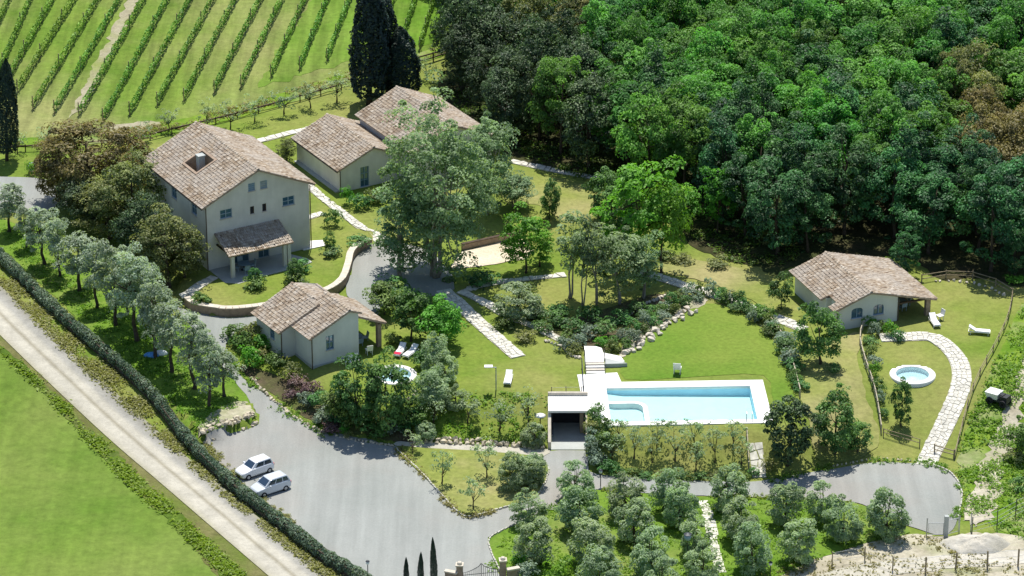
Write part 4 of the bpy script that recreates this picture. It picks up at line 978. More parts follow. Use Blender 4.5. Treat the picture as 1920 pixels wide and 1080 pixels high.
def cypress_meshes(n=3):
    out = []
    for i in range(n):
        rng = np.random.default_rng(2900 + i); N = 9000; z = rng.uniform(.03, 1, N) ** .9; az = rng.uniform(0, 6.28, N)
        prof = np.interp(z, [0, .06, .2, .5, .75, .92, 1], [.5, .85, 1.0, .95, .7, .36, .03]) * (1 + .09*np.sin(5*az + 17*z + i) + .06*np.sin(9*az - 31*z))
        r = prof * rng.uniform(.72, 1.0, N) ** .6
        p = np.column_stack([np.cos(az)*r, np.sin(az)*r, z*10.0 + .6]); nr = norm(np.column_stack([np.cos(az), np.sin(az), np.full(N, .35)]) + rng.normal(0, .4, (N, 3)))
        V, F = leaves(p * np.array([1.15, 1.15, 1]), nr, .24, rng, .5); tint = np.clip(rng.normal(.45, .25, N), 0, 1)
        tm = MB(); tm.tube([(0,0,-.3),(0,0,1.2),(0,0,6)], [.2,.16,.06], 7)
        out.append((mesh_np('cypress_crown', V, F, M['leaf_cypress'], False, np.repeat(tint, 4)), tm.mesh('cypress_trunk', M['bark'], True)))
    SPECIES['cypress'] = (10.6, 2.3, out)
cypress_meshes()
CNT = {}
def plant(sp, name, bx, by, top, wpx, label, cat='tree', group=None, at=None, hm=None, wm=None):
    H, W, var = SPECIES[sp]; p = np.array(at, float) if at is not None else P(bx, by); k = ppm(p)
    el = math.asin((CAM[2] - p[2]) / np.linalg.norm(CAM - p))
    hgt = hm if hm else (by - top) / (k * math.cos(el)); wid = wm if wm else wpx / k
    if not hm: hgt = max(.4, hgt - .07 * wid)
    i = CNT.get(sp, 0); CNT[sp] = i + 1; cm, tm = var[i % len(var)]; rz = (i * 2.399 + .7) % 6.283; sc = (wid / W, wid / W, hgt / H)
    if tm is None:
        o = link(name, cm); o.location = p; o.rotation_euler = (0, 0, rz); o.scale = sc; return tag(o, label, cat, group)
    root = empty(name, p, rz, label, cat, group); j = 1 + .12 * math.sin(i * 5.1); root.scale = (sc[0] * j, sc[1] / j, sc[2]); root.rotation_euler = (.06 * math.sin(i * 3.7), .06 * math.cos(i * 2.3), rz)
    link('crown', cm, root); link('trunk', tm, root); return root
# ------------------------------------------------------------------ the wood
fp = spline([(850,120),(842,170),(872,205),(935,258),(1000,292),(1080,312),(1150,335),(1210,372),(1275,420),(1330,455),(1400,474),(1480,480),(1700,455),(1780,505),(1960,522),(2080,530),(2080,-70),(880,-70),(845,20)], 5, True)
fw = Pn(fp[:, 0], fp[:, 1])[:, :2]
def to_px(p):
    r = np.asarray(p) - CAM; d = r @ FWD; return 960 + FPX * (r @ RIGHT) / d, 540 - FPX * (r @ UP) / d
wood = []
ys = np.arange(fw[:, 1].min(), fw[:, 1].max(), 4.1)
for r_, y in enumerate(ys):
    for x in np.arange(fw[:, 0].min(), fw[:, 0].max(), 4.9):
        q = (x + (r_ % 2) * 2.45 + random.uniform(-1.1, 1.1), y + random.uniform(-1.0, 1.0))
        if in_poly(np.array([q[0]]), np.array([q[1]]), fw)[0]: wood.append((q[0], q[1], float(h(*q))))
KIND = {'oak': 'bright green broadleaf', 'oak_blue_shade': 'shade-darkened blue-green broadleaf', 'holm': 'blackish green holm oak', 'brown': 'brown-leaved oak', 'olivine': 'yellowish olive-green oak'}
for q in wood:
    px, py = to_px(q); rr = random.random()
    if px < 1100 + (py - 60) * .12 and py < 335 and rr < .9: sp = 'holm'
    elif rr < .14 + .86 * min(1, max(0, (py - 235) / 230)) ** 1.3: sp = 'oak_blue_shade'  # darker leaf picked towards the lower edge, painting in its shade
    else: sp = 'oak'
    if 1815 < px < 1960 and 300 < py < 420: sp = 'brown'
    for cx, cy in ((1605, 85), (1830, 265), (1010, 130)):
        if abs(px - cx) < 62 and abs(py - cy) < 30: sp = 'olivine'
    hm = random.uniform(8.5, 12.0) * (.95 if py > 400 else 1) * (.9 if sp in ('holm', 'brown') else 1)
    if py < -45 or px > 2010: continue
    zone = ('right' if px > 1560 else 'middle' if px > 1180 else 'left') + (' upper' if py < 190 else ' lower'); zx, zy = zone.split()
    zl = f'{zy} {zx} part of the wood'
    plant(sp, 'oak_tree' if sp != 'holm' else 'holm_oak', 0, 0, 0, 0, KIND[sp] + ' in the ' + zl, 'tree', KIND[sp] + ' trees, ' + zl, at=q, hm=hm, wm=random.uniform(5.8, 8.0))
# smaller bright trees on the wood's edge
edge = [(1345,438,308,66,'bright','slim bright green young tree lit against the dark wood'), (1130,415,318,72,'dark','dark green bushy tree at the left of the wood edge'), (1275,430,335,80,'bright','bright green tree right beside the grey-green grove'),
        (1700,520,425,60,'oak_blue_shade','blue-green tree behind the guest house roof'), (1450,470,380,60,'olivine','pale sunlit sapling at the shaded foot of the wood'), (1500,455,360,60,'oak_blue_shade','blue-green sapling left of the guest house ridge'),
        (1900,520,430,70,'oak_blue_shade','blue-green tree above the rail fence at the right edge')]
for bx, by, tp, w_, sp, lab in edge: plant(sp, 'young_tree', bx, by, tp, w_, lab)
# ------------------------------------------------------------------ cypresses
for bx, by, tp, w_, lab in [(13,301,112,44,'dark columnar cypress alone at the left edge below the vineyard'), (692,196,-60,84,'tallest dark cypress behind the long house, left of the pair'),
                            (758,186,45,66,'shorter dark cypress right of the tall one behind the long house'), (728,182,-40,64,'dark cypress squeezed between the two behind the long house')]:
    plant('cypress', 'cypress_tree', bx, by, tp, w_, lab)
for i, (bx, by, tp, w_) in enumerate([(762,1108,1047,11), (788,1110,1036,12), (815,1112,1008,14)]):
    plant('cypress', 'cypress_tree', bx, by, tp, w_, ['shortest of the three thin cypress tips by the gate', 'middle one of the three thin cypress tips by the gate', 'tallest of the three thin cypress tips by the gate'][i])
# ------------------------------------------------------------------ oaks beside the farmhouse, the big tree, trees in the garden
for sp, bx, by, tp, w_, lab in [
    ('brown',180,392,212,190,'large brown-leaved oak left of the farmhouse roof'), ('brown',112,380,248,110,'smaller brownish oak at the left end of the oak group'), ('olivine',255,452,286,140,'tall olive-green oak in front of the farmhouse side wall'),
    ('olivine',205,448,335,125,'olive-green oak in the middle of the oak group'), ('olivine',316,542,396,130,'round olive-gold oak in front of the farmhouse corner'), ('holm',282,505,358,120,'dark evergreen oak behind the round golden one'),
    ('olivine',150,400,310,105,'olive-green oak low between the two brownish ones'), ('olivine',345,520,430,80,'small olive-gold oak against the farmhouse side wall'), ('brown',238,398,246,110,'brownish oak touching the farmhouse eave'), ('holm',165,425,330,110,'dark evergreen oak below the large brown-leaved one'),
    ('poplar',816,518,196,246,'huge grey-green tree with pale stems in the middle of the garden'), ('feathery',752,522,345,118,'lower leafy tree added at the left skirt of the huge one to shade the court'), ('feathery',912,402,212,112,'silvery tree leaning behind the huge grey-green one'), ('feathery',965,388,318,84,'feathery green tree right of the huge one'),  # leafy tree left of the poplar is added to shade the inner court
    ('bright',985,512,392,92,'bright green tree at the right end of the sandy court'), ('bright',1012,500,430,70,'low bright green tree beside the slender grove'), ('bright',1196,512,300,136,'tall bright green tree above the curved shrub hedge'),
    ('bright',1240,512,335,92,'bright green tree at the right flank of the tall bright one'), ('dark',1030,410,334,46,'dark conical tree on the small rear lawn'), ('dark',1160,440,340,85,'dark green tree behind the tall bright one'),
    ('birch',1066,560,398,76,'slender pale-stemmed tree at the left of the grove'), ('birch',1092,575,402,62,'slender pale-stemmed tree in the centre of the grove'), ('birch',1118,572,405,66,'slender pale-stemmed tree right of the grove centre'),
    ('feathery',1162,570,425,104,'full blue-green tree at the right of the slender grove'), ('feathery',1205,560,440,80,'grey-green tree leaning over the shady bed'),
    ('olive',968,600,528,88,'round grey olive tree between the two stone paths'), ('bright',826,650,560,92,'bright green tree left of the broad stone path'), ('fig',772,640,540,92,'mid green tree behind the cottage sun loungers'),
    ('fig',720,590,525,80,'dark leafy tree behind the cottage porch'), ('olive',812,700,620,62,'olive-green small tree right of the cottage sun loungers'),
    ('dark',672,800,676,92,'leafy dark green tree in front of the cottage, left of its twin'), ('dark',728,812,672,98,'leafy dark green tree hiding the left whirlpool'), ('fig',640,792,715,72,'low dark green tree above the drive bend'), ('fig',765,808,740,70,'low green tree right of the leafy twins'),
    ('olive',812,760,690,72,'bushy olive tree below the left whirlpool'), ('olive',838,720,660,52,'small olive tree on the central lawn edge'),
    ('round_holm',1476,872,742,106,'dark brownish-green round tree right of the pool'), ('dark',1564,852,733,92,'deep green tree between the dark round tree and the rail fence'), ('dark',1607,848,788,58,'small deep green tree beside the turning circle'),
    ('dark',1537,684,574,80,'deep green tree in front of the guest house'), ('fig',1465,582,512,52,'small leafy tree left of the guest house'), ('dark',1690,800,715,44,'thin dark tree in front of the right whirlpool'),
    ('fig',1915,860,780,60,'green bush tree at the right edge below the dirt track')]:
    plant(sp, {'brown': 'oak_tree', 'olivine': 'oak_tree', 'holm': 'holm_oak', 'round_holm': 'holm_oak', 'birch': 'birch_tree', 'olive': 'olive_tree', 'poplar': 'poplar_tree'}.get(sp, 'garden_tree'), bx, by, tp, w_, lab)
# ------------------------------------------------------------------ olives along the drive
row = [(16,436,342,62),(49,464,385,46),(83,496,386,66),(114,519,402,58),(149,546,435,76),(180,578,454,62),(217,609,458,74),(257,640,478,84),(292,672,520,74),(322,699,562,70),(363,729,588,76),(394,762,632,64),(421,744,654,58)]
for i, (bx, by, tp, w_) in enumerate(row):
    plant('tall_olive', 'olive_tree', bx, by, tp, w_, f'silvery olive tree in the roadside row, {ordinal(len(row) - i)} counting from the car park end', 'tree', 'olive trees in the roadside row')
for i, (bx, by, tp, w_) in enumerate([(270,609,470,64),(306,650,540,58),(238,590,462,56)]):
    plant('tall_olive', 'olive_tree', bx, by, tp, w_, f"silvery olive tree behind the roadside row, {['between its middle trees','nearest the drive','nearest the oak group'][i]}", 'tree', 'olive trees behind the roadside row')
# grove at the lower right: rows seen from the back to the front
grove = [[(990,905,834,64),(1077,935,850,66),(1173,965,872,70),(1260,960,866,66),(1367,960,862,72),(1473,985,886,66),(1540,978,890,60)],
         [(993,985,905,64),(1087,1000,900,76),(1190,1018,922,76),(1275,990,895,60),(1387,1018,920,76),(1580,1015,920,70),(1662,1008,905,76)],
         [(1003,1055,955,76),(1107,1060,955,82),(1217,1080,975,84),(1303,1040,948,64),(1412,1070,970,76),(1497,1054,955,74)],
         [(1123,1120,1008,84),(1240,1130,1028,74),(1318,1095,1005,70)]]
rown = ['back', 'second', 'third', 'front']
for r_, rw_ in enumerate(grove):
    for i, (bx, by, tp, w_) in enumerate(rw_):
        plant('olive', 'olive_tree', bx, by, tp + 13, w_ * 1.0, f'round olive tree in the grove, {rown[r_]} row, {ordinal(i + 1)} from the left', 'tree', 'olive trees in the grove')
slope = [(1160,827,778,44),(1190,860,795,50),(1232,842,780,46),(1265,865,792,56),(1302,837,780,44),(1340,868,800,52),(1375,842,782,46),(1305,886,826,46),(1223,868,815,44),(1147,864,812,50),(1390,872,820,40)]
for i, (bx, by, tp, w_) in enumerate(sorted(slope)):
    plant('pruned', 'olive_tree', bx, by, tp, w_, f'pruned bare-branched olive on the slope below the pool, {ordinal(i + 1)} from the left', 'tree', 'pruned olives on the slope below the pool')
isl_t = [(774,852,806,44),(829,910,842,50),(912,898,830,56),(888,956,890,50)]
for i, (bx, by, tp, w_) in enumerate(isl_t):
    plant('pruned', 'olive_tree', bx, by, tp, w_, 'sparse pruned olive on the kerbed island, ' + ['at its left tip', 'left of its centre', 'at its centre', 'nearest the front kerb'][i], 'tree', 'pruned olives on the kerbed island')
for i, (bx, by, tp, w_) in enumerate([(962,918,850,60),(1000,912,855,50)]):
    plant('olive', 'olive_tree', bx, by, tp, w_, ['dense olive tree on the kerbed island, left of the pair', 'dense olive tree on the kerbed island, nearest the garage ramp'][i])
for i, (bx, by, tp, w_) in enumerate([(813,794,738,52),(877,794,738,58),(937,808,750,62),(990,800,735,56),(799,822,790,40),(1002,836,790,46),(855,770,722,44)]):
    plant('pruned' if i < 4 else 'olive', 'olive_tree', bx, by, tp, w_, 'small olive on the grassy bank left of the garage, ' + ['second from the left', 'fourth from the left', 'fifth from the left', 'close to the garage', 'lowest at the left', 'lowest beside the garage', 'highest up'][i], 'tree', 'small olives left of the garage')
for i, (bx, by, tp, w_) in enumerate([(33,288,240,40),(83,280,236,40),(263,268,226,46),(317,245,200,44),(390,248,190,40),(432,242,184,46),(478,228,174,44),(533,214,160,50),(582,202,150,48),(632,192,138,50),(800,150,105,40)]):
    plant('pruned', 'olive_tree', bx, by, tp, w_, f'thin young tree along the vineyard fence, {ordinal(i + 1)} from the left', 'tree', 'young trees along the vineyard fence')
# ------------------------------------------------------------------ shrubs
def shrubs(lst, name, lab, group, cat='shrub'):
    for i, (sp, bx, by, w_, hp) in enumerate(lst):
        plant(sp, name, bx, by, by - hp, w_, lab.format(ordinal(i + 1)), cat, group)
C3 = ['shrub', 'grey_shrub', 'dark_shrub']
curve = [(1152,650),(1168,636),(1186,622),(1204,608),(1222,594),(1240,584),(1258,575),(1276,566),(1294,560),(1312,556),(1330,556),(1348,560),(1366,566),(1384,573),(1400,583),(1416,593),(1432,604),(1446,617),(1458,630),(1468,645),(1476,660),(1484,678),(1489,696),(1493,714),(1497,734)]
shrubs([(C3[(i * 7 + i // 3) % 3], x + random.uniform(-4, 4), y + random.uniform(-3, 3), random.uniform(26, 38) * (1.25 if i > 13 else 1), random.uniform(18, 32)) for i, (x, y) in enumerate(curve)],
       'hedge_shrub', 'rounded shrub in the curved line around the pool lawn, {} from the steps', 'shrubs curving around the pool lawn')
curve_b = [(1186,640),(1204,626),(1222,612),(1240,600),(1262,588),(1284,574),(1306,566),(1176,654),(1214,604),(1250,580),(1352,570),(1378,584),(1408,604),(1436,628),(1392,580),(1424,601),(1440,612),(1452,626),(1463,640),(1472,653),(1481,670),(1487,688),(1491,706),(1495,726)]
shrubs([(C3[(i * 5 + 1) % 3], x + random.uniform(-4, 4), y + random.uniform(-3, 3), random.uniform(24, 34), random.uniform(16, 28)) for i, (x, y) in enumerate(curve_b)],
       'hedge_shrub', 'rounded shrub on the inner rim of the pool lawn, {} in that inner line', 'shrubs on the inner rim of the pool lawn')
rail2 = [(1630,612),(1640,628),(1632,646),(1655,620),(1668,630),(1684,638),(1630,668),(1638,686),(1640,706),(1648,730),(1652,754),(1656,780)]
shrubs([(C3[i % 3] if i % 4 else 'lime_shrub', x, y, random.uniform(22, 34), random.uniform(16, 28)) for i, (x, y) in enumerate(rail2)], 'garden_shrub', 'shrub along the pale rail below the guest house, {} from the house', 'shrubs along the pale rail below the guest house')
bank = [(462,662),(478,640),(500,655),(448,650),(520,690),(545,712),(470,690),(440,640),(505,620),(490,675)]
shrubs([(['shrub', 'yellow_shrub', 'lime_shrub', 'shrub'][i % 4], x, y, random.uniform(34, 56), random.uniform(24, 40)) for i, (x, y) in enumerate(bank)], 'garden_shrub', 'leafy shrub between the drive and the cottage, {} in the clump', 'shrubs between the drive and the cottage')
bed = [('purple_shrub',560,730,46,28),('purple_shrub',585,742,44,26),('dark_shrub',600,760,46,30),('grey_shrub',575,758,40,24),('grey_shrub',604,795,38,26),('purple_shrub',622,808,42,18),('dark_shrub',640,790,50,34),('shrub',662,800,46,30),('lime_shrub',648,812,26,18),('dark_shrub',690,806,50,34),('shrub',712,818,40,26),('grey_shrub',738,816,38,26),('dark_shrub',756,812,44,34),('yellow_shrub',653,820,20,14),('purple_shrub',548,748,36,20),('dark_shrub',776,800,46,36),('grey_shrub',620,772,42,30)]
shrubs(bed, 'bed_shrub', 'shrub in the planted bed above the drive bend, {} in the bed', 'shrubs in the bed above the drive bend')
midb = [('dark_shrub',1010,596,44,26),('dark_shrub',1040,610,48,30),('dark_shrub',1072,622,48,30),('grey_shrub',1104,634,40,26),('dark_shrub',1130,628,46,30),('dark_shrub',1160,606,44,28),('dark_shrub',1196,590,42,26),('shrub',1064,642,36,24),('grey_shrub',1086,650,34,26),('yellow_shrub',1076,664,34,24),('grey_shrub',1056,656,36,26),('lime_shrub',1128,650,32,22),('shrub',1148,660,34,22),('dark_shrub',1020,624,40,24),('dark_shrub',1108,606,50,34),('dark_shrub',1050,592,44,26)]
shrubs(midb, 'bed_shrub', 'shrub in the shady bed above the pool steps, {} in the bed', 'shrubs in the shady bed above the pool steps')
gar_s = [('dark_shrub',1112,792,34,28),('yellow_shrub',1108,812,34,26),('grey_shrub',1114,832,38,30),('shrub',1128,812,40,34),('grey_shrub',1110,854,36,28),('dark_shrub',1134,884,44,26),('grey_shrub',1120,872,40,26),('shrub',1140,840,46,36),('dark_shrub',1118,780,28,26)]
shrubs(gar_s, 'garden_shrub', 'shrub on the right bank of the garage ramp, {} in the clump', 'shrubs beside the garage ramp')
hed2 = [(1160,892),(1186,894),(1212,896),(1238,894),(1264,897),(1290,898),(1316,899),(1342,898),(1368,899),(1394,898),(1412,892)]
shrubs([(['dark_shrub', 'shrub', 'dark_shrub', 'yellow_shrub'][i % 4], x, y, random.uniform(26, 36), random.uniform(12, 18)) for i, (x, y) in enumerate(hed2)], 'hedge_shrub', 'low dark shrub along the road below the pruned olives, {} from the left', 'low shrubs below the pruned olives')
misc = [('dark_shrub',620,424,36,36,'round dark shrub on the farmhouse lawn by the stone path'),('dark_shrub',618,478,42,18,'low dark shrub ring on the farmhouse lawn'),('dark_shrub',672,458,44,18,'low clipped shrub at the end of the curved wall'),
        ('shrub',476,540,46,26,'leafy shrub in front of the farmhouse patio'),('shrub',552,536,46,30,'leafy shrub right of the farmhouse patio'),('dark_shrub',566,508,40,24,'dark shrub beside the white farmhouse step'),('shrub',376,568,40,20,'low green shrub at the left end of the curved wall'),
        ('lime_shrub',652,384,30,34,'bright cone shrub in front of the long house corner'),('dark_shrub',680,392,40,32,'dark shrub under the long house window'),('shrub',700,380,46,30,'green shrub at the edge of the huge tree'),('olivine',538,306,38,0,''),
        ('shrub',738,645,34,24,'green shrub beside the cottage terrace'),('dark_shrub',795,690,44,34,'dark round shrub right of the cottage sun loungers'),('lime_shrub',60,326,26,26,'small bush on the grass by the upper forecourt'),
        ('shrub',948,618,44,22,'loose green shrub between the stone paths'),('yellow_shrub',985,640,44,22,'yellow-green shrub between the stone paths'),('lime_shrub',846,596,38,22,'bright shrub beside the broad stone path'),('dark_shrub',735,560,70,50,'dark shrub mass behind the cottage'),
        ('dark_shrub',780,580,60,36,'dark shrub mass left of the broad stone path'),('lime_shrub',838,634,44,30,'bright leafy shrub left of the broad stone path'),('shrub',990,560,44,30,'shrub in the shade below the sandy court'),('dark_shrub',900,535,60,28,'dark shrub below the sandy court'),
        ('yellow_shrub',1440,880,34,22,'yellowish shrub by the stone patch on the road'),('dark_shrub',1560,700,30,20,'small dark shrub right of the deep green tree'),('yellow_shrub',1280,492,44,18,'sunlit yellowish shrub at the foot of the wood'),('yellow_shrub',1345,500,50,20,'sunlit yellowish shrub left of the young bright tree'),
        ('lime_shrub',1900,530,40,18,'bright shrub at the corner of the rail fence'),('shrub',1250,486,40,22,'green shrub at the foot of the tall bright tree'),('grey_shrub',990,1085,46,30,'grey shrub beside the right gate pillar'),('lime_shrub',1048,1085,56,44,'bright green bush at the front of the grove'),
        ('lime_shrub',975,1060,36,24,'bright green bush inside the gate kerb'),('yellow_shrub',1900,870,40,30,'yellow-green bush on the rough meadow'),('dark_shrub',1915,920,44,30,'dark bush at the right edge of the rough meadow')]
for sp, bx, by, w_, hp, lab in misc:
    if lab: plant(sp, 'garden_shrub', bx, by, by - hp, w_, lab, 'shrub')
plant('olivine', 'garden_shrub', 538, 306, 258, 42, 'tall rounded shrub between the farmhouse and the long house', 'shrub')
plant('dark', 'garden_shrub', 552, 534, 486, 34, 'small pointed tree on the lawn beside the farmhouse porch', 'tree'); plant('dark', 'garden_shrub', 478, 538, 500, 26, 'small pointed tree on the lawn before the farmhouse patio', 'tree'); plant('dark', 'garden_shrub', 619, 474, 436, 22, 'small pointed tree on the lawn by the curved wall', 'tree')
# ------------------------------------------------------------------ vine rows
vb = [(33,176),(62,208),(102,215),(148,220),(193,230),(243,218),(295,200),(345,192),(402,177),(452,167),(508,148),(562,133),(613,117),(658,112),(700,106),(748,100),(787,96),(818,84)]
vt = [(143,0),(187,0),(228,0),(273,0),(317,0),(360,0),(403,0),(445,0),(492,0),(532,0),(575,0),(617,0),(658,0),(699,0),(740,0),(781,0),(815,0),(838,0)]
for k, (b0, t0) in enumerate([((-90,240),(20,0)), ((-30,205),(60,0)), ((10,165),(102,0))]): vb.insert(k, b0); vt.insert(k, t0)
rows_n = len(vb)
post_me = MB().box(-.05, .05, -.05, .05, -.2, 1.75).mesh('post', M['wood_rail'])
def leaf_strip(pts3, width, z0, z1, per_m, ls, rng, wav=.0, patch=.35):
    pts3 = np.asarray(pts3); L = np.concatenate([[0], np.cumsum(np.linalg.norm(np.diff(pts3[:, :2], axis=0), axis=1))]); n = int(L[-1] * per_m); s = rng.uniform(0, L[-1], n)
    c = np.column_stack([np.interp(s, L, pts3[:, k]) for k in range(3)]); d = np.column_stack([np.interp(s, L, np.gradient(pts3[:, k], L)) for k in range(2)]); nr = np.column_stack([-d[:, 1], d[:, 0]]); nr /= np.linalg.norm(nr, axis=1)[:, None]
    a = rng.uniform(0, 2*math.pi, n); cl = .5 + .5*np.sin(s*2.1 + 3*np.sin(s*.73)) ; rr = rng.uniform(.55, 1, n) ** .5 * (1 - patch + patch * 1.3 * cl)
    off = np.cos(a) * rr * width / 2; z = (z0 + z1)/2 + np.sin(a) * rr * (z1 - z0)/2 + wav * np.sin(s * .9)
    p = np.column_stack([c[:, 0] + nr[:, 0]*off, c[:, 1] + nr[:, 1]*off, c[:, 2] + z])
    nn = norm(np.column_stack([nr[:, 0]*np.cos(a), nr[:, 1]*np.cos(a), np.sin(a)*.8 + .3]) + rng.normal(0, .5, (n, 3)))
    V, F = leaves(p, nn, ls, rng, .75); return V, F, np.repeat(np.clip(.25 + .35*cl + rng.normal(0, .2, n), 0, 1), 4), L[-1]
for i, ((bx, by), (tx_, ty_)) in enumerate(zip(vb, vt)):
    a = P(bx, by); b = P(tx_, ty_); b = a + (b - a) * 1.25; N = 24; pts = np.array([a + (b - a) * t for t in np.linspace(0, 1, N)]); pts[:, 2] = h(pts[:, 0], pts[:, 1])
    rng = np.random.default_rng(3000 + i); V, F, t, L = leaf_strip(pts - a, .42, .4, 1.3, 62, .22, rng, 0, .5)
    lab = f'long green vine row on the hillside, {ordinal(i + 1)} from the left'
    r_ = empty('vine_row', a, 0, lab, 'vine row', 'rows of vines on the hillside')
    link('foliage', mesh_np('vine_foliage', V, F, M['leaf_vine'], False, t), r_)
    st = MB(); u = (b - a) / np.linalg.norm(b - a)
    for s in np.arange(.4, L, 1.1): p = u * s; zz_ = float(h(a[0] + p[0], a[1] + p[1])) - a[2]; st.add([(p[0]-.03, p[1], zz_), (p[0]+.03, p[1], zz_), (p[0], p[1]+.05, zz_ + .7)], [(0, 1, 2)])
    s_ = st.build('stems', M['bark'], r_); s_['kind'] = 'stuff'
    for s in (0, L * .3, L * .6): p = u * s; o = link('post', post_me, r_); o.location = (p[0], p[1], float(h(a[0] + p[0], a[1] + p[1])) - a[2])
# ------------------------------------------------------------------ clipped hedge along the road
w, d, nrm, L = ribbon_frames([(-70,424),(0,488),(41,528),(122,606),(204,675),(285,748),(350,832),(425,908),(478,952),(530,992),(608,1052),(661,1084),(730,1130)], 10)
pts = np.column_stack([w, h(w[:, 0], w[:, 1])]); q0 = pts[len(pts)//2].copy(); rng = np.random.default_rng(77)
hd = empty('hedge', q0, 0, 'long clipped grey-green hedge between the dirt road and the olive row', 'hedge')
V, F, t, LL = leaf_strip(pts - q0, 1.15, .1, 1.3, 420, .2, rng, .04, .22); link('foliage', mesh_np('hedge_foliage', V, F, M['leaf_hedge'], False, t), hd)
core = wall_strip('hedge_core', w, nrm, pts[:, 2] + .0, pts[:, 2] + 1.0, -.36, .36, M['bark'], hd, q0); core.location.z = -q0[2]
# ------------------------------------------------------------------ rocks and kerbs
rock_line('rock_edge', ROCK_PX, .55, 'rough pale rock edging of the olive bank above the car park', 'rock wall', rows=3, spacing=.7)
rock_line('rock_wall', [(772,826),(820,826),(880,828),(940,832),(985,836),(1022,838)], .6, 'rough dry rock wall above the gravel path left of the garage', 'rock wall', rows=2)
rock_line('rock_border', [(1166,664),(1190,650),(1214,634),(1240,614),(1268,596),(1298,580)], .7, 'pale rock border along the left rim of the pool lawn', 'rock border', rows=2, rocks=ROCKS_W, jit=.3, spacing=1.0)
rock_line('rock_border', [(1165,648),(1200,622),(1240,598),(1280,574)], .5, 'upper line of small rocks among the curved shrubs', 'rock border', jit=.25, spacing=1.4)
rock_line('rock_border', [(1250,556),(1210,572),(1178,592),(1150,612)], .45, 'pale stone edging on the upper side of the shady bed', 'rock border', jit=.1, rocks=ROCKS_W)
rock_line('rock_border', [(470,708),(505,745),(545,778),(580,800),(610,812)], .42, 'small rock edging between the shrub bed and the drive', 'rock border', jit=.08)
rock_line('rock_border', [(628,818),(665,826),(702,832),(740,838)], .4, 'small rock edging of the planted bed in the tree shade', 'rock border', jit=.08)
rock_line('rock_border', [(758,752),(780,738),(806,728),(830,712),(846,706)], .5, 'pale rocks on the small bank below the left whirlpool', 'rock border', jit=.2, rocks=ROCKS_W, spacing=1.1)
rock_line('rock_border', [(1746,528),(1790,528),(1840,536),(1888,556)], .4, 'pale stone edging inside the rear rail fence', 'rock border', jit=.12, rocks=ROCKS_W, spacing=1.5)
rock_line('rock_border', [(1020,640),(1050,650),(1072,668),(1092,672)], .42, 'pale stones along the end of the rough stone path', 'rock border', jit=.1, rocks=ROCKS_W)
rock_line('rock_border', [(1560,876),(1640,862),(1720,866)], .3, 'thin stone edging behind the turning circle', 'rock border', jit=.06, spacing=1.3)
for kp, lab in [([(742,842),(790,888),(828,930),(862,965),(884,970),(930,958),(966,947)], 'pale stone kerb along the front of the grass island'),
                ([(1012,860),(1028,880),(1022,905),(1006,934)], 'pale stone kerb on the garage side of the grass island'),
                ([(966,985),(935,1000),(917,1014),(922,1040),(938,1074)], 'pale stone kerb curving from the grove to the gate'),
                ([(1740,871),(1782,888),(1803,925),(1796,972)], 'pale kerb around the far side of the turning circle')]:
    kerb_line('kerb', kp, lab, 'kerb')
# ------------------------------------------------------------------ fences
def rail_fence(name, px, label, ph=1.0, rails=(.45, .9), step=2.2, mat='wood_rail', pw=.11, rt=.08, cat='fence', wire=False):
    w, d, nrm, L = ribbon_frames(px, 10); n = max(1, int(L[-1] / step)); q = []
    for i in range(n + 1):
        a = i * L[-1] / n; x, y = np.interp(a, L, w[:, 0]), np.interp(a, L, w[:, 1]); q.append(Vector((x, y, float(h(x, y)))))
    o0 = q[len(q)//2].copy(); root = empty(name, o0, 0, label, cat)
    pm_ = MB().box(-pw/2, pw/2, -pw/2, pw/2, -.3, ph).mesh('post', M[mat])
    for i, p in enumerate(q):
        o = link('post', pm_, root); o.location = p - o0; o.rotation_euler = (random.uniform(-.03, .03), random.uniform(-.03, .03), random.uniform(0, .3))
    for i in range(n):
        for z in rails: MB().bar(q[i] - o0 + Vector((0, 0, z + random.uniform(-.02, .02))), q[i+1] - o0 + Vector((0, 0, z + random.uniform(-.02, .02))), rt if not wire else .018, rt if not wire else .018).build('wire' if wire else 'rail', M['grey_metal' if wire else mat], root)
    return root
rail_fence('rail_fence', [(0,286),(90,282),(180,276),(262,266),(330,250),(430,226),(520,202),(640,168)], 'dark timber rail fence below the left vineyard', .8, (.65,), 2.6, 'wood_dark', .12, .13)
rail_fence('rail_fence', [(782,124),(810,116),(842,106)], 'short dark timber fence right of the cypresses', 1.1, (.5, 1.0), 2.2, 'wood_dark', .14, .13)
rail_fence('rail_fence', [(1728,530),(1790,521),(1850,530),(1898,556)], 'weathered two-rail fence behind the guest house lawn', .9, (.4, .8), 2.2, 'wood_rail', .09, .06)
rail_fence('rail_fence', [(1898,560),(1890,600),(1868,650),(1840,700),(1820,745),(1805,800),(1790,860)], 'brown two-rail fence down the right side of the round lawn', .9, (.4, .8), 2.4, 'wood_rail', .08, .05)
rail_fence('rail_fence', [(1436,600),(1462,632),(1478,668),(1490,705),(1500,745)], 'pale single-rail fence behind the right-hand pool shrubs', .9, (.8,), 1.5, 'wood_pale')
rail_fence('rail_fence', [(1622,606),(1612,640),(1620,680),(1634,720),(1644,760),(1652,812)], 'pale rail fence between the dry lawn and the round lawn', .9, (.4, .8), 1.5, 'wood_pale')
rail_fence('rail_fence', [(1656,818),(1690,832),(1724,838)], 'low thin fence at the foot of the round lawn', .8, (.4, .75), 1.8, 'wood_rail', .08, .05)
rail_fence('rail_fence', [(1752,850),(1770,856),(1788,860)], 'short fence piece right of the stone path end', .95, (.4, .8), 1.4, 'wood_rail', .1, .07)
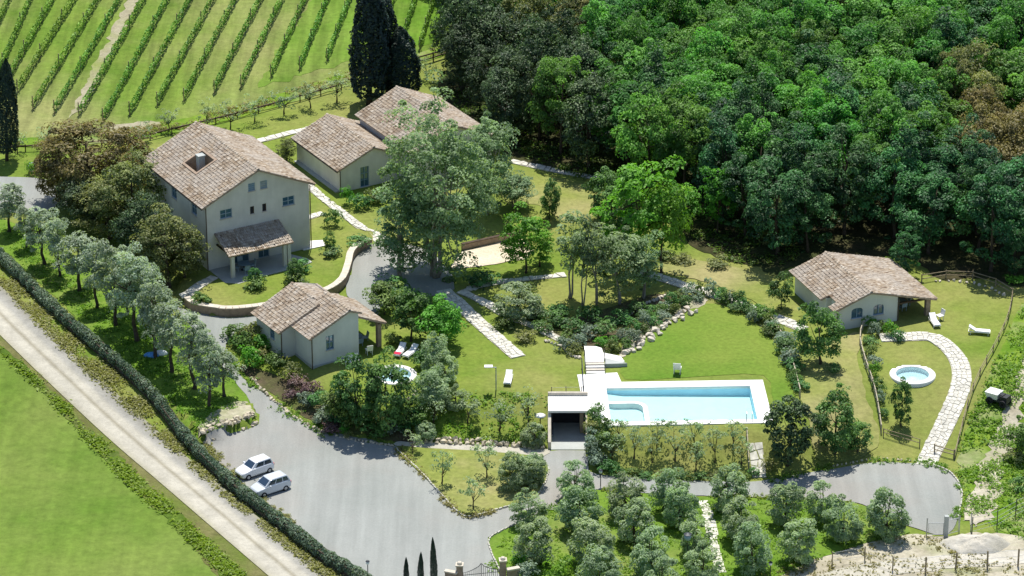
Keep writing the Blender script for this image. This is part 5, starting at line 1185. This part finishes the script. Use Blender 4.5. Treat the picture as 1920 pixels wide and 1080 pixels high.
rail_fence('pool_fence', [(1094,742),(1093,720),(1091,690)], 'dark slim railing between the left lawn and the pool deck', 1.0, (.5, .95), 1.2, 'iron', .05, .05)
rail_fence('wire_fence', [(1034,742),(1062,741),(1090,741)], 'thin wire railing on the lawn behind the garage roof', .9, (.4, .8), 1.2, 'wood_rail', .06, .03, wire=True)
rail_fence('timber_edge', [(1404,882),(1402,850),(1400,818)], 'tall pale timber edging at the right of the pruned olives', .9, (.8,), 1.3, 'wood_pale', .12, .1)
rail_fence('wire_fence', [(1560,1062),(1633,1052),(1688,1078),(1735,1076)], 'wire fence with thin posts at the front of the grove', 1.4, (.5, .9, 1.3), 2.6, 'wood_rail', .08, .03, wire=True)
rail_fence('wire_fence', [(1735,1078),(1785,1070),(1836,1066),(1882,1068),(1960,1050)], 'wire fence with timber posts in front of the dirt track', 1.7, (.5, 1.0, 1.6), 2.5, 'wood_rail', .12, .03, wire=True)
rail_fence('wire_fence', [(1822,1004),(1863,994),(1888,980),(1920,964),(1980,938)], 'green-shaded wire mesh fence on the right meadow corner', 1.8, (.4, .8, 1.2, 1.7), 2.2, 'iron', .07, .03, wire=True)
# ------------------------------------------------------------------ gates and pillars
def pillar(px, py, hgt, wd, mat, label, cap=True, cat='gate pillar'):
    p = P(px, py); r_ = empty('gate_pillar', p, R(random.uniform(-6, 6)), label, cat); MB().box(-wd/2, wd/2, -wd/2, wd/2, -.3, hgt).build('shaft', M[mat], r_)
    if cap: mb = MB(); mb.box(-wd/2-.07, wd/2+.07, -wd/2-.07, wd/2+.07, hgt, hgt+.1); mb.lathe([(wd*.42, hgt+.1), (wd*.42, hgt+.2), (wd*.3, hgt+.3), (.02, hgt+.34)], 12); mb.build('cap', M['wall_cap'], r_)
    return p
pl = pillar(862, 1094, 1.75, .52, 'wall_brick', 'brown brick gate pillar with white cap, left of the iron gate'); pr = pillar(943, 1086, 1.8, .52, 'wall_brick', 'brown brick gate pillar with white cap, right of the iron gate')
gt = empty('iron_gate', (pl + pr) / 2, math.atan2(pr[1]-pl[1], pr[0]-pl[0]), 'ornate two-leaf iron gate between the brown pillars', 'gate'); gwid = np.linalg.norm((pr - pl)[:2]) - .56
for s in (-1, 1):
    bar = MB(); n = 9; leaf = []
    for i in range(n + 1):
        x = s * (.03 + (gwid/2 - .05) * i / n); top = 1.55 - .55 * math.sin(math.pi/2 * i / n) + .15 * (i == 0); leaf.append((x, 0, top)); bar.bar((x, 0, .05), (x, 0, top), .03, .03)
    bar.tube(leaf, [.03] * len(leaf), 5); bar.bar((leaf[0][0], 0, .15), (leaf[-1][0], 0, .15), .05, .05); bar.bar((leaf[0][0], 0, .75), (leaf[-1][0], 0, .75), .04, .04); bar.build('gate_leaf', M['iron'], gt)
for (px, py, lab, s) in ((846, 1096, 'low white wing wall left of the gate', -1), (962, 1090, 'low white wing wall right of the gate', 1)):
    p = P(px, py); MBx = MB(); MBx.prism([(-.5, -.16), (.5, -.16), (.5, .16), (-.5, .16)], -.3, 1.15); r_ = empty('wing_wall', p, R(20 * s), lab, 'wall'); MBx.build('wall_body', M['wall_brick'], r_); MB().box(-.55, .55, -.21, .21, 1.15, 1.28).build('coping', M['wall_cap'], r_)
pp = pillar(1773, 1006, 2.0, .36, 'concrete', 'tall grey post at the front of the turning circle', False)
for i, (px, py) in enumerate([(1737, 1006), (1798, 1000), (1820, 996)]):
    p = P(px, py); r_ = empty('fence_post', p, 0, ['thin grey post left of the tall grey one', 'thin grey post right of the tall grey one', 'thin grey post beside the gravel heap'][i], 'post'); MB().tube([(0,0,-.2),(0,0,1.7)], [.05,.05], 7).build('post_tube', M['grey_metal'], r_)
    MB().lathe([(.06, 1.7), (.06, 1.74), (0, 1.76)], 8).build('cap', M['iron'], r_)
def bar_gate(a, b, z, label):
    a = P(*a); b = P(*b); r_ = empty('wire_gate', a, 0, label, 'gate'); v = Vector(b - a); mb = MB(); mb.bar((0,0,.2), v + Vector((0,0,.2)), .04, .04); mb.bar((0,0,z), v + Vector((0,0,z)), .04, .04); mb.bar((0,0,.2), (0,0,z), .04, .04); mb.bar(v + Vector((0,0,.2)), v + Vector((0,0,z)), .04, .04); mb.build('frame', M['grey_metal'], r_)
    wm_ = MB()
    for k in range(1, 12): wm_.bar(v * (k/12) + Vector((0,0,.2)), v * (k/12) + Vector((0,0,z)), .014, .014)
    wm_.build('mesh_panel', M['grey_metal'], r_)
bar_gate((1740,1006), (1768,1006), 1.3, 'thin wire gate leaf left of the tall grey post'); bar_gate((1777,1005), (1796,1000), 1.5, 'thin wire gate leaf right of the tall grey post')
# gravel heap
hp = P(1815, 1022); rng = np.random.default_rng(5); V = []; nr_, na = 10, 30
for i in range(nr_ + 1):
    for k in range(na):
        t = 6.2832 * k / na; f_ = i / nr_; x = math.cos(t)*f_*3.0*(1+.12*math.sin(3*t)); y = math.sin(t)*f_*1.7; V.append((x, y, (.85*(1-f_**2.4) + .3*math.exp(-((x-1.3)**2+y*y)*1.6) - .28*math.exp(-((x+1.0)**2+(y+.4)**2)*1.5))*(1+.14*math.sin(3*t)*f_) + rng.normal(0, .06) - .06*(i == nr_)))
V = np.array(V); I = np.arange((nr_+1)*na).reshape(nr_+1, na); F = np.stack([I[:-1], I[1:], np.roll(I[1:], -1, 1), np.roll(I[:-1], -1, 1)], -1).reshape(-1, 4)
o = link('gravel_heap', mesh_np('gravel_heap', V, F, M['pale_gravel'], False)); o.location = P(1828, 1024); tag(o, 'pale grey heap of gravel beside the grey posts at lower right', 'gravel heap')
# ------------------------------------------------------------------ cars
def car(px, py, ang, label, mpv):
    paint = 'car_silver' if mpv else 'car_white'
    p = P(px, py); r_ = empty('parked_car', p, ang, label, 'car', 'pale cars parked by the hedge'); r_.scale = (.93,) * 3;  Lh, Wd, Ht = (1.82, .82, 1.5) if not mpv else (1.9, .84, 1.58)
    st = [(-Lh, .34, .72, .68), (-Lh+.07, .24, .86, .76), (-1.35, .2, 1.0, Wd), (-.2, .2, 1.0, Wd), (.72, .2, .98, Wd), (1.35, .22, .84, Wd*.97), (Lh-.12, .26, .72, .72), (Lh, .34, .6, .6)]
    if mpv: st = [(x, a, b + .06, w_) for x, a, b, w_ in st]
    body = MB(); V = []
    for x, zb, zt, wd in st:
        V += [(x, -wd*.9, zb), (x, -wd, zb + .12), (x, -wd, (zb+zt)/2), (x, -wd*.97, zt - .05), (x, -wd*.86, zt), (x, wd*.86, zt), (x, wd*.97, zt - .05), (x, wd, (zb+zt)/2), (x, wd, zb + .12), (x, wd*.9, zb)]
    f = []
    for i in range(len(st) - 1):
        for k in range(10): f.append((i*10+k, (i+1)*10+k, (i+1)*10+(k+1) % 10, i*10+(k+1) % 10))
    body.add(V, f + [tuple(range(10)), tuple(range((len(st)-1)*10, len(st)*10))[::-1]])
    fx = .78 if not mpv else 1.0; rx0, rx1 = -1.38, .12 if not mpv else .3; bx0 = -Lh + .1; zt0 = 1.0 + (.06 if mpv else 0)
    bw_, tw_ = Wd * .9, Wd * .74
    g = [(bx0, -bw_, zt0 - .08), (fx, -bw_, zt0 - .05), (fx, bw_, zt0 - .05), (bx0, bw_, zt0 - .08), (rx0 - .12, -tw_, Ht - .07), (rx1 + .04, -tw_, Ht - .06), (rx1 + .04, tw_, Ht - .06), (rx0 - .12, tw_, Ht - .07), (rx0 + .1, -tw_*.85, Ht), (rx1 - .15, -tw_*.85, Ht), (rx1 - .15, tw_*.85, Ht), (rx0 + .1, tw_*.85, Ht)]
    body.add(g, [(0,1,5,4), (1,2,6,5), (2,3,7,6), (3,0,4,7), (4,5,9,8), (5,6,10,9), (6,7,11,10), (7,4,8,11), (8,9,10,11)])
    bo = body.build('body', M[paint], r_); bv = bo.modifiers.new('bevel', 'BEVEL'); bv.width = .07; bv.segments = 3; bv.limit_method = 'ANGLE'; bv.angle_limit = R(22)
    G = [np.array(q) for q in g]
    def pane(name, a, b, c, d_, e=.012, k=(.08, .1), ss=((0, 1),)):
        """a,b bottom, c,d top (c above b, d above a)"""
        n_ = np.cross(b - a, d_ - a); n_ /= np.linalg.norm(n_)
        for s0, s1 in ss:
            lo = lambda s, t: (a + (b - a)*s) * (1 - t) + (d_ + (c - d_)*s) * t + n_ * e
            MB().add([lo(s0 + k[0]*.5, k[1]), lo(s1 - k[0]*.5, k[1]), lo(s1 - k[0]*.5, 1 - k[1]), lo(s0 + k[0]*.5, 1 - k[1])], [(0, 1, 2, 3)]).build(name, M['car_glass'], r_)
    pane('windscreen', G[1], G[2], G[6], G[5], k=(.14, .08)); pane('rear_window', G[3], G[0], G[4], G[7], k=(.2, .15))
    sp_ = ((.05, .44), (.44, .86)) if not mpv else ((.04, .3), (.3, .62), (.62, .93))
    pane('side_window', G[0], G[1], G[5], G[4], k=(.04, .14), ss=sp_); pane('side_window', G[2], G[3], G[7], G[6], k=(.04, .14), ss=tuple((1 - b, 1 - a) for a, b in sp_))
    for x in (-1.2, 1.18):
        for s in (-1, 1):
            wr = MB(); wr.lathe([(.17, -.09), (.28, -.09), (.3, -.05), (.3, .05), (.28, .09), (.17, .09)], 18); t_ = wr.build('wheel', M['tyre'], r_); t_.location = (x, s * (Wd - .07), .3); t_.rotation_euler = (R(90), 0, 0)
            rm_ = MB(); rm_.lathe([(.17, -.07), (.16, -.095), (.05, -.1), (0, -.1)] if s > 0 else [(.17, .07), (.16, .095), (.05, .1), (0, .1)], 14); rm_.build('rim', M['grey_metal'], t_)
    for s in (-1, 1):
        MB().add([(Lh-.14, s*.72, .62), (Lh-.02, s*.5, .58), (Lh-.06, s*.48, .7), (Lh-.22, s*.7, .77), (Lh-.26, s*.7, .6), (Lh-.2, s*.5, .58)], [(0,1,2,3), (4,5,2,3), (0,3,4)]).build('headlight', M['lamp_glass'], r_)
        MB().box(-Lh-.01, -Lh+.06, min(s*.5, s*.7), max(s*.5, s*.7), .62, .86).build('tail_light', M['red_cloth'], r_)
        MB().box(.45, .6, min(s*(Wd+.02), s*(Wd+.18)), max(s*(Wd+.02), s*(Wd+.18)), zt0 - .08, zt0 + .06).build('wing_mirror', M[paint], r_)
    MB().box(Lh-.03, Lh+.015, -.35, .35, .34, .46).build('grille', M['black_plastic'], r_)
car(477, 888, R(180 + 38), 'white hatchback parked by the hedge, the one farther from the gate', False); car(507, 921, R(180 + 36), 'silver-white car with long dark side window parked nearer the gate', True)
# ------------------------------------------------------------------ loungers, chairs, tables, lamps
def lounger(px, py, ang, label, towel=None):
    p = P(px, py); r_ = empty('sun_lounger', p, ang, label, 'sun lounger')
    fr_ = MB()
    for s in (-1, 1): fr_.bar((-1.0, s*.32, .3), (1.0, s*.32, .3), .05, .06)
    fr_.bar((-1.0, -.32, .3), (-1.0, .32, .3), .05, .05); fr_.bar((1.0, -.32, .3), (1.0, .32, .3), .05, .05); fr_.build('frame', M['white_paint'], r_)
    for x in (-.85, .8):
        for s in (-1, 1): MB().bar((x, s*.32, 0), (x, s*.32, .28), .05, .05).build('leg', M['white_paint'], r_)
    MB().box(-.98, .35, -.3, .3, .33, .42).build('seat', M['cushion_white'], r_)
    b = MB(); b.add([(.36,-.3,.33),(.36,.3,.33),(1.0,.3,.72),(1.0,-.3,.72),(.33,-.3,.42),(.33,.3,.42),(.95,.3,.8),(.95,-.3,.8)], [(0,1,2,3),(7,6,5,4),(0,4,5,1),(1,5,6,2),(2,6,7,3),(3,7,4,0)]); b.build('backrest', M['cushion_white'], r_)
    if towel: tq = MB().box(-.95, -.45, -.33, .33, .425, .45).mesh('towel', M[towel]); o = link('towel', tq); o.location = p; o.rotation_euler = (0, 0, ang); tag(o, 'red towel lying on the foot of the left cottage sun lounger', 'towel')
lounger(750, 664, R(72), 'white sun lounger with a red towel beside the left whirlpool', 'red_cloth'); lounger(770, 666, R(60), 'white sun lounger right of the one with the red towel')
lounger(953, 716, R(84), 'single white sun lounger on the central lawn'); lounger(1836, 626, R(168), 'white sun lounger alone on the lawn right of the guest house')
lounger(1752, 608, R(100), 'white sun lounger at the corner of the guest house porch')
def chair(px, py, ang, label, mat='white_paint', group=None, sc=1.0, dz=0, at=None):
    p = np.array(at) if at is not None else P(px, py); r_ = empty('garden_chair', p, ang, label, 'chair', group); r_.scale = (sc,) * 3
    for x in (-.22, .22):
        for y in (-.22, .22): MB().bar((x, y, 0), (x, y, .42), .04, .04).build('leg', M[mat], r_)
    MB().box(-.27, .27, -.27, .27, .42, .47).build('seat', M[mat], r_); b = MB(); b.add([(-.27,.22,.47),(.27,.22,.47),(.27,.34,.95),(-.27,.34,.95),(-.27,.27,.47),(.27,.27,.47),(.27,.38,.95),(-.27,.38,.95)], [(0,1,2,3),(7,6,5,4),(0,4,5,1),(1,5,6,2),(2,6,7,3),(3,7,4,0)]); b.build('backrest', M[mat], r_)
chair(1270, 700, R(170), 'white high chair at the far edge of the swimming pool', sc=1.3)
chair(1762, 600, R(-60), 'white armchair on the grass beside the guest house porch', sc=1.1); chair(692, 664, R(200), 'white chair at the cottage porch pillar', sc=1.1); chair(668, 685, R(20), 'white chair at the cottage front wall, right of its pair', sc=1.1); chair(655, 687, R(-20), 'white chair at the cottage front wall, left of its pair', sc=1.1)
def table_set(root, x, y, label, cl, rad=.6):
    p = local(root, x, y, .07); t_ = empty('garden_table', p, 0, label, 'table'); MB().lathe([(0, .7), (rad, .7), (rad, .74), (0, .74)], 20).build('table_top', M['shutter_blue'], t_); MB().tube([(0,0,0),(0,0,.7)], [.05,.05], 8).build('leg', M['iron'], t_); MB().lathe([(.3, 0), (.3, .04), (0, .06)], 12).build('foot', M['iron'], t_)
    for k in range(4):
        a = k * math.pi/2 + .4; chair(0, 0, a - math.pi/2, cl.format(['right', 'far', 'left', 'near'][k]), 'frame_blue', cl.split(',')[0], at=(p[0] + math.cos(a)*(rad+.25), p[1] + math.sin(a)*(rad+.25), p[2]))
table_set(house, 3.0, -1.7, 'round blue-grey table under the farmhouse porch', 'blue-grey chair under the farmhouse porch, on the {} side of the table')
table_set(cot, 6.1, 2.6, 'round blue-grey table under the cottage porch', 'blue-grey chair under the cottage porch, on the {} side of the table')
table_set(gh, 7.8, 2.6, 'round blue-grey table under the guest house porch', 'blue-grey chair under the guest house porch, on the {} side of the table')
def lamp(px, py, hgt, label, globe='lamp_glass', r=.16, pole='iron'):
    p = P(px, py); r_ = empty('garden_lamp', p, 0, label, 'lamp'); MB().tube([(0,0,-.1),(0,0,hgt)], [.045,.035], 7).build('pole', M[pole], r_); MB().lathe([(0, hgt), (r*.7, hgt+.04), (r, hgt+r), (r*.7, hgt+r*1.75), (0, hgt+2*r)], 12).build('globe', M[globe], r_, True); MB().lathe([(r*1.15, hgt+2*r-.02), (r*.4, hgt+2*r+.08), (0, hgt+2*r+.1)], 12).build('hood', M['iron'], r_)
lamp(1288, 1064, 2.6, 'dark garden lamp with blue-tinted globe standing in the olive grove', 'frame_blue', .3); lamp(1444, 1082, 1.1, 'low garden lamp with white globe at the front of the grove'); lamp(690, 1090, 1.6, 'slim garden lamp by the hedge near the gate'); lamp(1126, 912, 1.3, 'dark garden lamp at the junction below the garage')
p = P(930, 731); sh_ = empty('garden_shower', p, 0, 'grey garden shower pole with a white panel on the central lawn', 'shower'); MB().tube([(0,0,-.1),(0,0,2.3)], [.06,.05], 8).build('pole', M['grey_metal'], sh_); MB().bar((0,0,2.25), (-.75,.1,2.3), .08, .06).build('arm', M['grey_metal'], sh_); MB().box(-1.05, -.3, -.22, .3, 2.32, 2.4).build('panel', M['white_paint'], sh_)
p = P(1013, 800); ds = empty('garden_lamp', p, 0, 'lamp with a broad white disc shade left of the garage', 'lamp'); MB().tube([(0,0,0),(0,0,1.15)], [.05,.04], 7).build('pole', M['iron'], ds); MB().lathe([(0, 1.3), (.3, 1.24), (.52, 1.12), (.5, 1.1), (0, 1.2)], 20).build('shade', M['white_paint'], ds, True)
p = P(62, 322); ur = empty('garden_pot', p, 0, 'rounded blue-grey pot on the grass above the forecourt', 'pot'); MB().lathe([(0, 0), (.3, 0), (.5, .35), (.46, .7), (.34, .85), (.4, .92), (.34, .94), (.28, .8)], 18).build('pot_body', M['frame_blue'], ur, True); MB().lathe([(.29, .8), (0, .82)], 16).build('soil', M['bark'], ur)
p = P(1016, 470)
for i, (px, py, sx_) in enumerate([(284, 668, .55), (302, 664, .5)]):
    p = P(px, py); mb = MB(); mb.lathe([(0, 0), (sx_, 0), (sx_*1.05, .12), (sx_*.7, .32), (sx_*.25, .42), (0, .44)], 11); o = mb.build('garden_sack', M['blue_cloth' if i == 0 else 'cushion_white'], None, True); o.location = p; o.scale = (1.3, .8, 1); tag(o, ['blue plastic sack lying on the grass under the olive row', 'white plastic sack beside the blue one under the olive row'][i], 'sack')
# small dumper on the dirt track
p = P(1868, 756); du = empty('site_dumper', p, R(-35), 'small site dumper with a white skip on the dirt track', 'dumper')
s_ = MB(); s_.add([(-.75,-.45,.55),(.25,-.45,.55),(.25,.45,.55),(-.75,.45,.55),(-.95,-.6,1.15),(.35,-.6,1.15),(.35,.6,1.15),(-.95,.6,1.15)], [(0,3,2,1),(0,1,5,4),(1,2,6,5),(2,3,7,6),(3,0,4,7),(4,5,6,7)]); s_.build('skip', M['white_paint'], du)
MB().box(-.7, 1.2, -.4, .4, .35, .54).build('chassis', M['iron'], du); MB().box(.5, 1.2, -.42, .42, .55, 1.0).build('engine_cover', M['black_plastic'], du); MB().box(.42, .75, -.3, .3, 1.01, 1.08).build('seat', M['black_plastic'], du); MB().tube([(.4,0,.55),(.3,0,1.25)], [.03,.03], 6).build('steering_column', M['iron'], du)
for x in (-.45, .9):
    for s in (-1, 1): wq = MB(); wq.lathe([(.1, -.12), (.33, -.12), (.36, 0), (.33, .12), (.1, .12), (.1, -.12)], 14); o = wq.build('wheel', M['tyre'], du); o.location = (x, s*.52, .35); o.rotation_euler = (R(90), 0, 0)
# low wall behind the sandy court
cw = Pn([866, 900, 940, 975], [470, 462, 454, 446]); q0 = cw[0]; cwr = empty('court_wall', q0, 0, 'low brown wall along the back of the sandy court', 'wall')
MB().bar((0, .1, .2), Vector(cw[3] - q0) + Vector((0, .1, .2)), .3, .9).build('wall_body', M['wall_brick'], cwr); MB().bar((0, .1, .69), Vector(cw[3] - q0) + Vector((0, .1, .69)), .38, .07).build('coping', M['wood_dark'], cwr)
# ------------------------------------------------------------------ grass tufts and weeds nobody could count
def tufts(name, px, n, size, mat, label, hh=.35, per=7, dead=0):
    s = spline(px, 4, True); w = Pn(s[:, 0], s[:, 1])[:, :2]; x0, y0 = w.min(0); x1, y1 = w.max(0); rng = np.random.default_rng(len(name) * 31 + n); pts = np.empty((0, 2))
    for _ in range(40):
        q = np.column_stack([rng.uniform(x0, x1, n), rng.uniform(y0, y1, n)]); pts = np.vstack([pts, q[in_poly(q[:, 0], q[:, 1], w)]])
        if len(pts) >= n: break
    pts = pts[:n]; keep = np.sin(pts[:, 0]*.9 + 2*np.sin(pts[:, 1]*.6)) + np.sin(pts[:, 1]*1.1) + rng.normal(0, .7, len(pts)) > -.5; pts = pts[keep]
    k = np.repeat(np.arange(len(pts)), per); m = len(k); sz = rng.uniform(.5, 1.3, len(pts)); c = np.column_stack([pts[k] + rng.normal(0, size*.4, (m, 2)), np.zeros(m)]); c[:, 2] = h(c[:, 0], c[:, 1]) + .06 + rng.uniform(.0, hh * .6, m) * sz[k]
    nn = norm(rng.normal(0, .5, (m, 3)) + np.array([0, .25, 1.0])); V, F = leaves(c, nn, size * .6, rng, .45); cl = rng.uniform(0, 1, len(pts))
    return tag(link(name, mesh_np(name, V, F, M[mat], False, np.repeat(np.clip(.6*cl[k] + rng.uniform(0, .4, m), 0, 1), 4))), label, 'grass', None, 'stuff')
tufts('verge_grass', [(-20,510),(110,650),(240,770),(370,888),(470,976),(620,1095),(660,1095),(540,1000),(440,912),(350,838),(280,762),(190,665),(90,572),(0,490)], 2730, .5, 'leaf_straw', 'dry straw-coloured grass between the hedge and the road', .35)
tufts('weed_strip', [(-20,645),(60,702),(130,768),(215,852),(300,932),(380,1008),(470,1092),(455,1110),(385,1045),(330,990),(280,942),(225,893),(170,833),(115,772),(60,716),(0,662)], 1260, .55, 'leaf_grass', 'green weeds between the road and the field', .4)
tufts('bank_tufts', [(0,420),(60,450),(160,530),(260,610),(360,690),(440,760),(455,785),(400,808),(350,800),(270,710),(160,600),(40,490)], 1470, .4, 'leaf_grass', 'uneven grass under the roadside olive row', .22)
tufts('meadow_tufts', [(1800,842),(1850,720),(1902,600),(1950,570),(1980,700),(1960,1000),(1870,985),(1812,960)], 2310, .5, 'leaf_grass', 'tall rough grass on the right meadow', .45)
tufts('bank_weeds', [(1400,1085),(1500,1060),(1620,1020),(1710,1004),(1770,1010),(1860,1030),(1930,1060),(1900,1100),(1400,1110)], 520, .45, 'leaf_straw', 'patchy weeds on the bare bank at lower right', .25)
tufts('slope_tufts', [(770,780),(850,745),(1020,745),(1026,830),(900,824),(780,822)], 350, .45, 'leaf_grass', 'loose grass on the bank left of the garage', .3)
tufts('grove_tufts', [(930,1030),(990,985),(1080,930),(1300,940),(1600,955),(1690,990),(1560,1040),(1400,1090),(960,1090)], 2730, .4, 'leaf_grass', 'lush grass in the olive grove', .22)
tufts('wood_undergrowth', [(835,180),(925,262),(1040,318),(1190,370),(1270,425),(1350,480),(1430,500),(1500,480),(1420,420),(1250,360),(1080,270),(900,180)], 1344, .6, 'leaf_shrub', 'low undergrowth along the edge of the wood', .5)
tufts('headland_tufts', [(20,262),(120,256),(200,250),(330,226),(480,190),(640,140),(745,112),(830,90),(835,104),(640,160),(480,208),(330,246),(200,264),(40,274)], 1260, .45, 'leaf_straw', 'long grass on the headland below the vines', .35)

def edge_tufts(name, px, n, label, mat='leaf_grass', spread=.35):
    w, d, nrm, L = ribbon_frames(px, 10); rng = np.random.default_rng(n + len(px)); s = rng.uniform(0, L[-1], n); o_ = rng.normal(0, spread, n)
    keep = np.sin(s * 1.3) + np.sin(s * .47 + 1) + rng.normal(0, .6, n) > .1; s, o_ = s[keep], o_[keep]
    b = np.column_stack([np.interp(s, L, w[:, k]) + np.interp(s, L, nrm[:, k]) * o_ for k in (0, 1)]); k = np.repeat(np.arange(len(b)), 8); m = len(k)
    c = np.column_stack([b[k] + rng.normal(0, .09, (m, 2)), np.zeros(m)]); c[:, 2] = h(c[:, 0], c[:, 1]) + .1 + rng.uniform(0, .14, m)
    V, F = leaves(c, norm(rng.normal(0, .5, (m, 3)) + np.array([0, .2, 1])), .2, rng, .45)
    tag(link(name, mesh_np(name, V, F, M[mat], False, np.repeat(rng.uniform(0, 1, m), 4))), label, 'grass', None, 'stuff')
edge_tufts('drive_edge_grass', [(424,665),(446,700),(500,742),(560,786),(600,806),(650,818),(700,826),(742,838)], 500, 'grass creeping over the planted edge of the drive')
edge_tufts('circle_edge_grass', [(1440,902),(1560,878),(1640,866),(1735,870),(1790,893),(1803,930),(1795,975)], 500, 'grass creeping onto the turning circle')
edge_tufts('road_edge_grass', [(1130,920),(1300,932),(1440,936),(1600,944),(1700,986)], 600, 'grass along the grove side of the internal road')
edge_tufts('hedge_foot_grass', [(384,834),(450,904),(560,998),(640,1074)], 700, 'weeds at the foot of the hedge along the car park', 'leaf_straw', .3)
edge_tufts('island_edge_grass', [(742,842),(790,888),(828,930),(862,965),(884,970),(930,958)], 450, 'weeds along the kerb of the grass island', 'leaf_straw', .25)
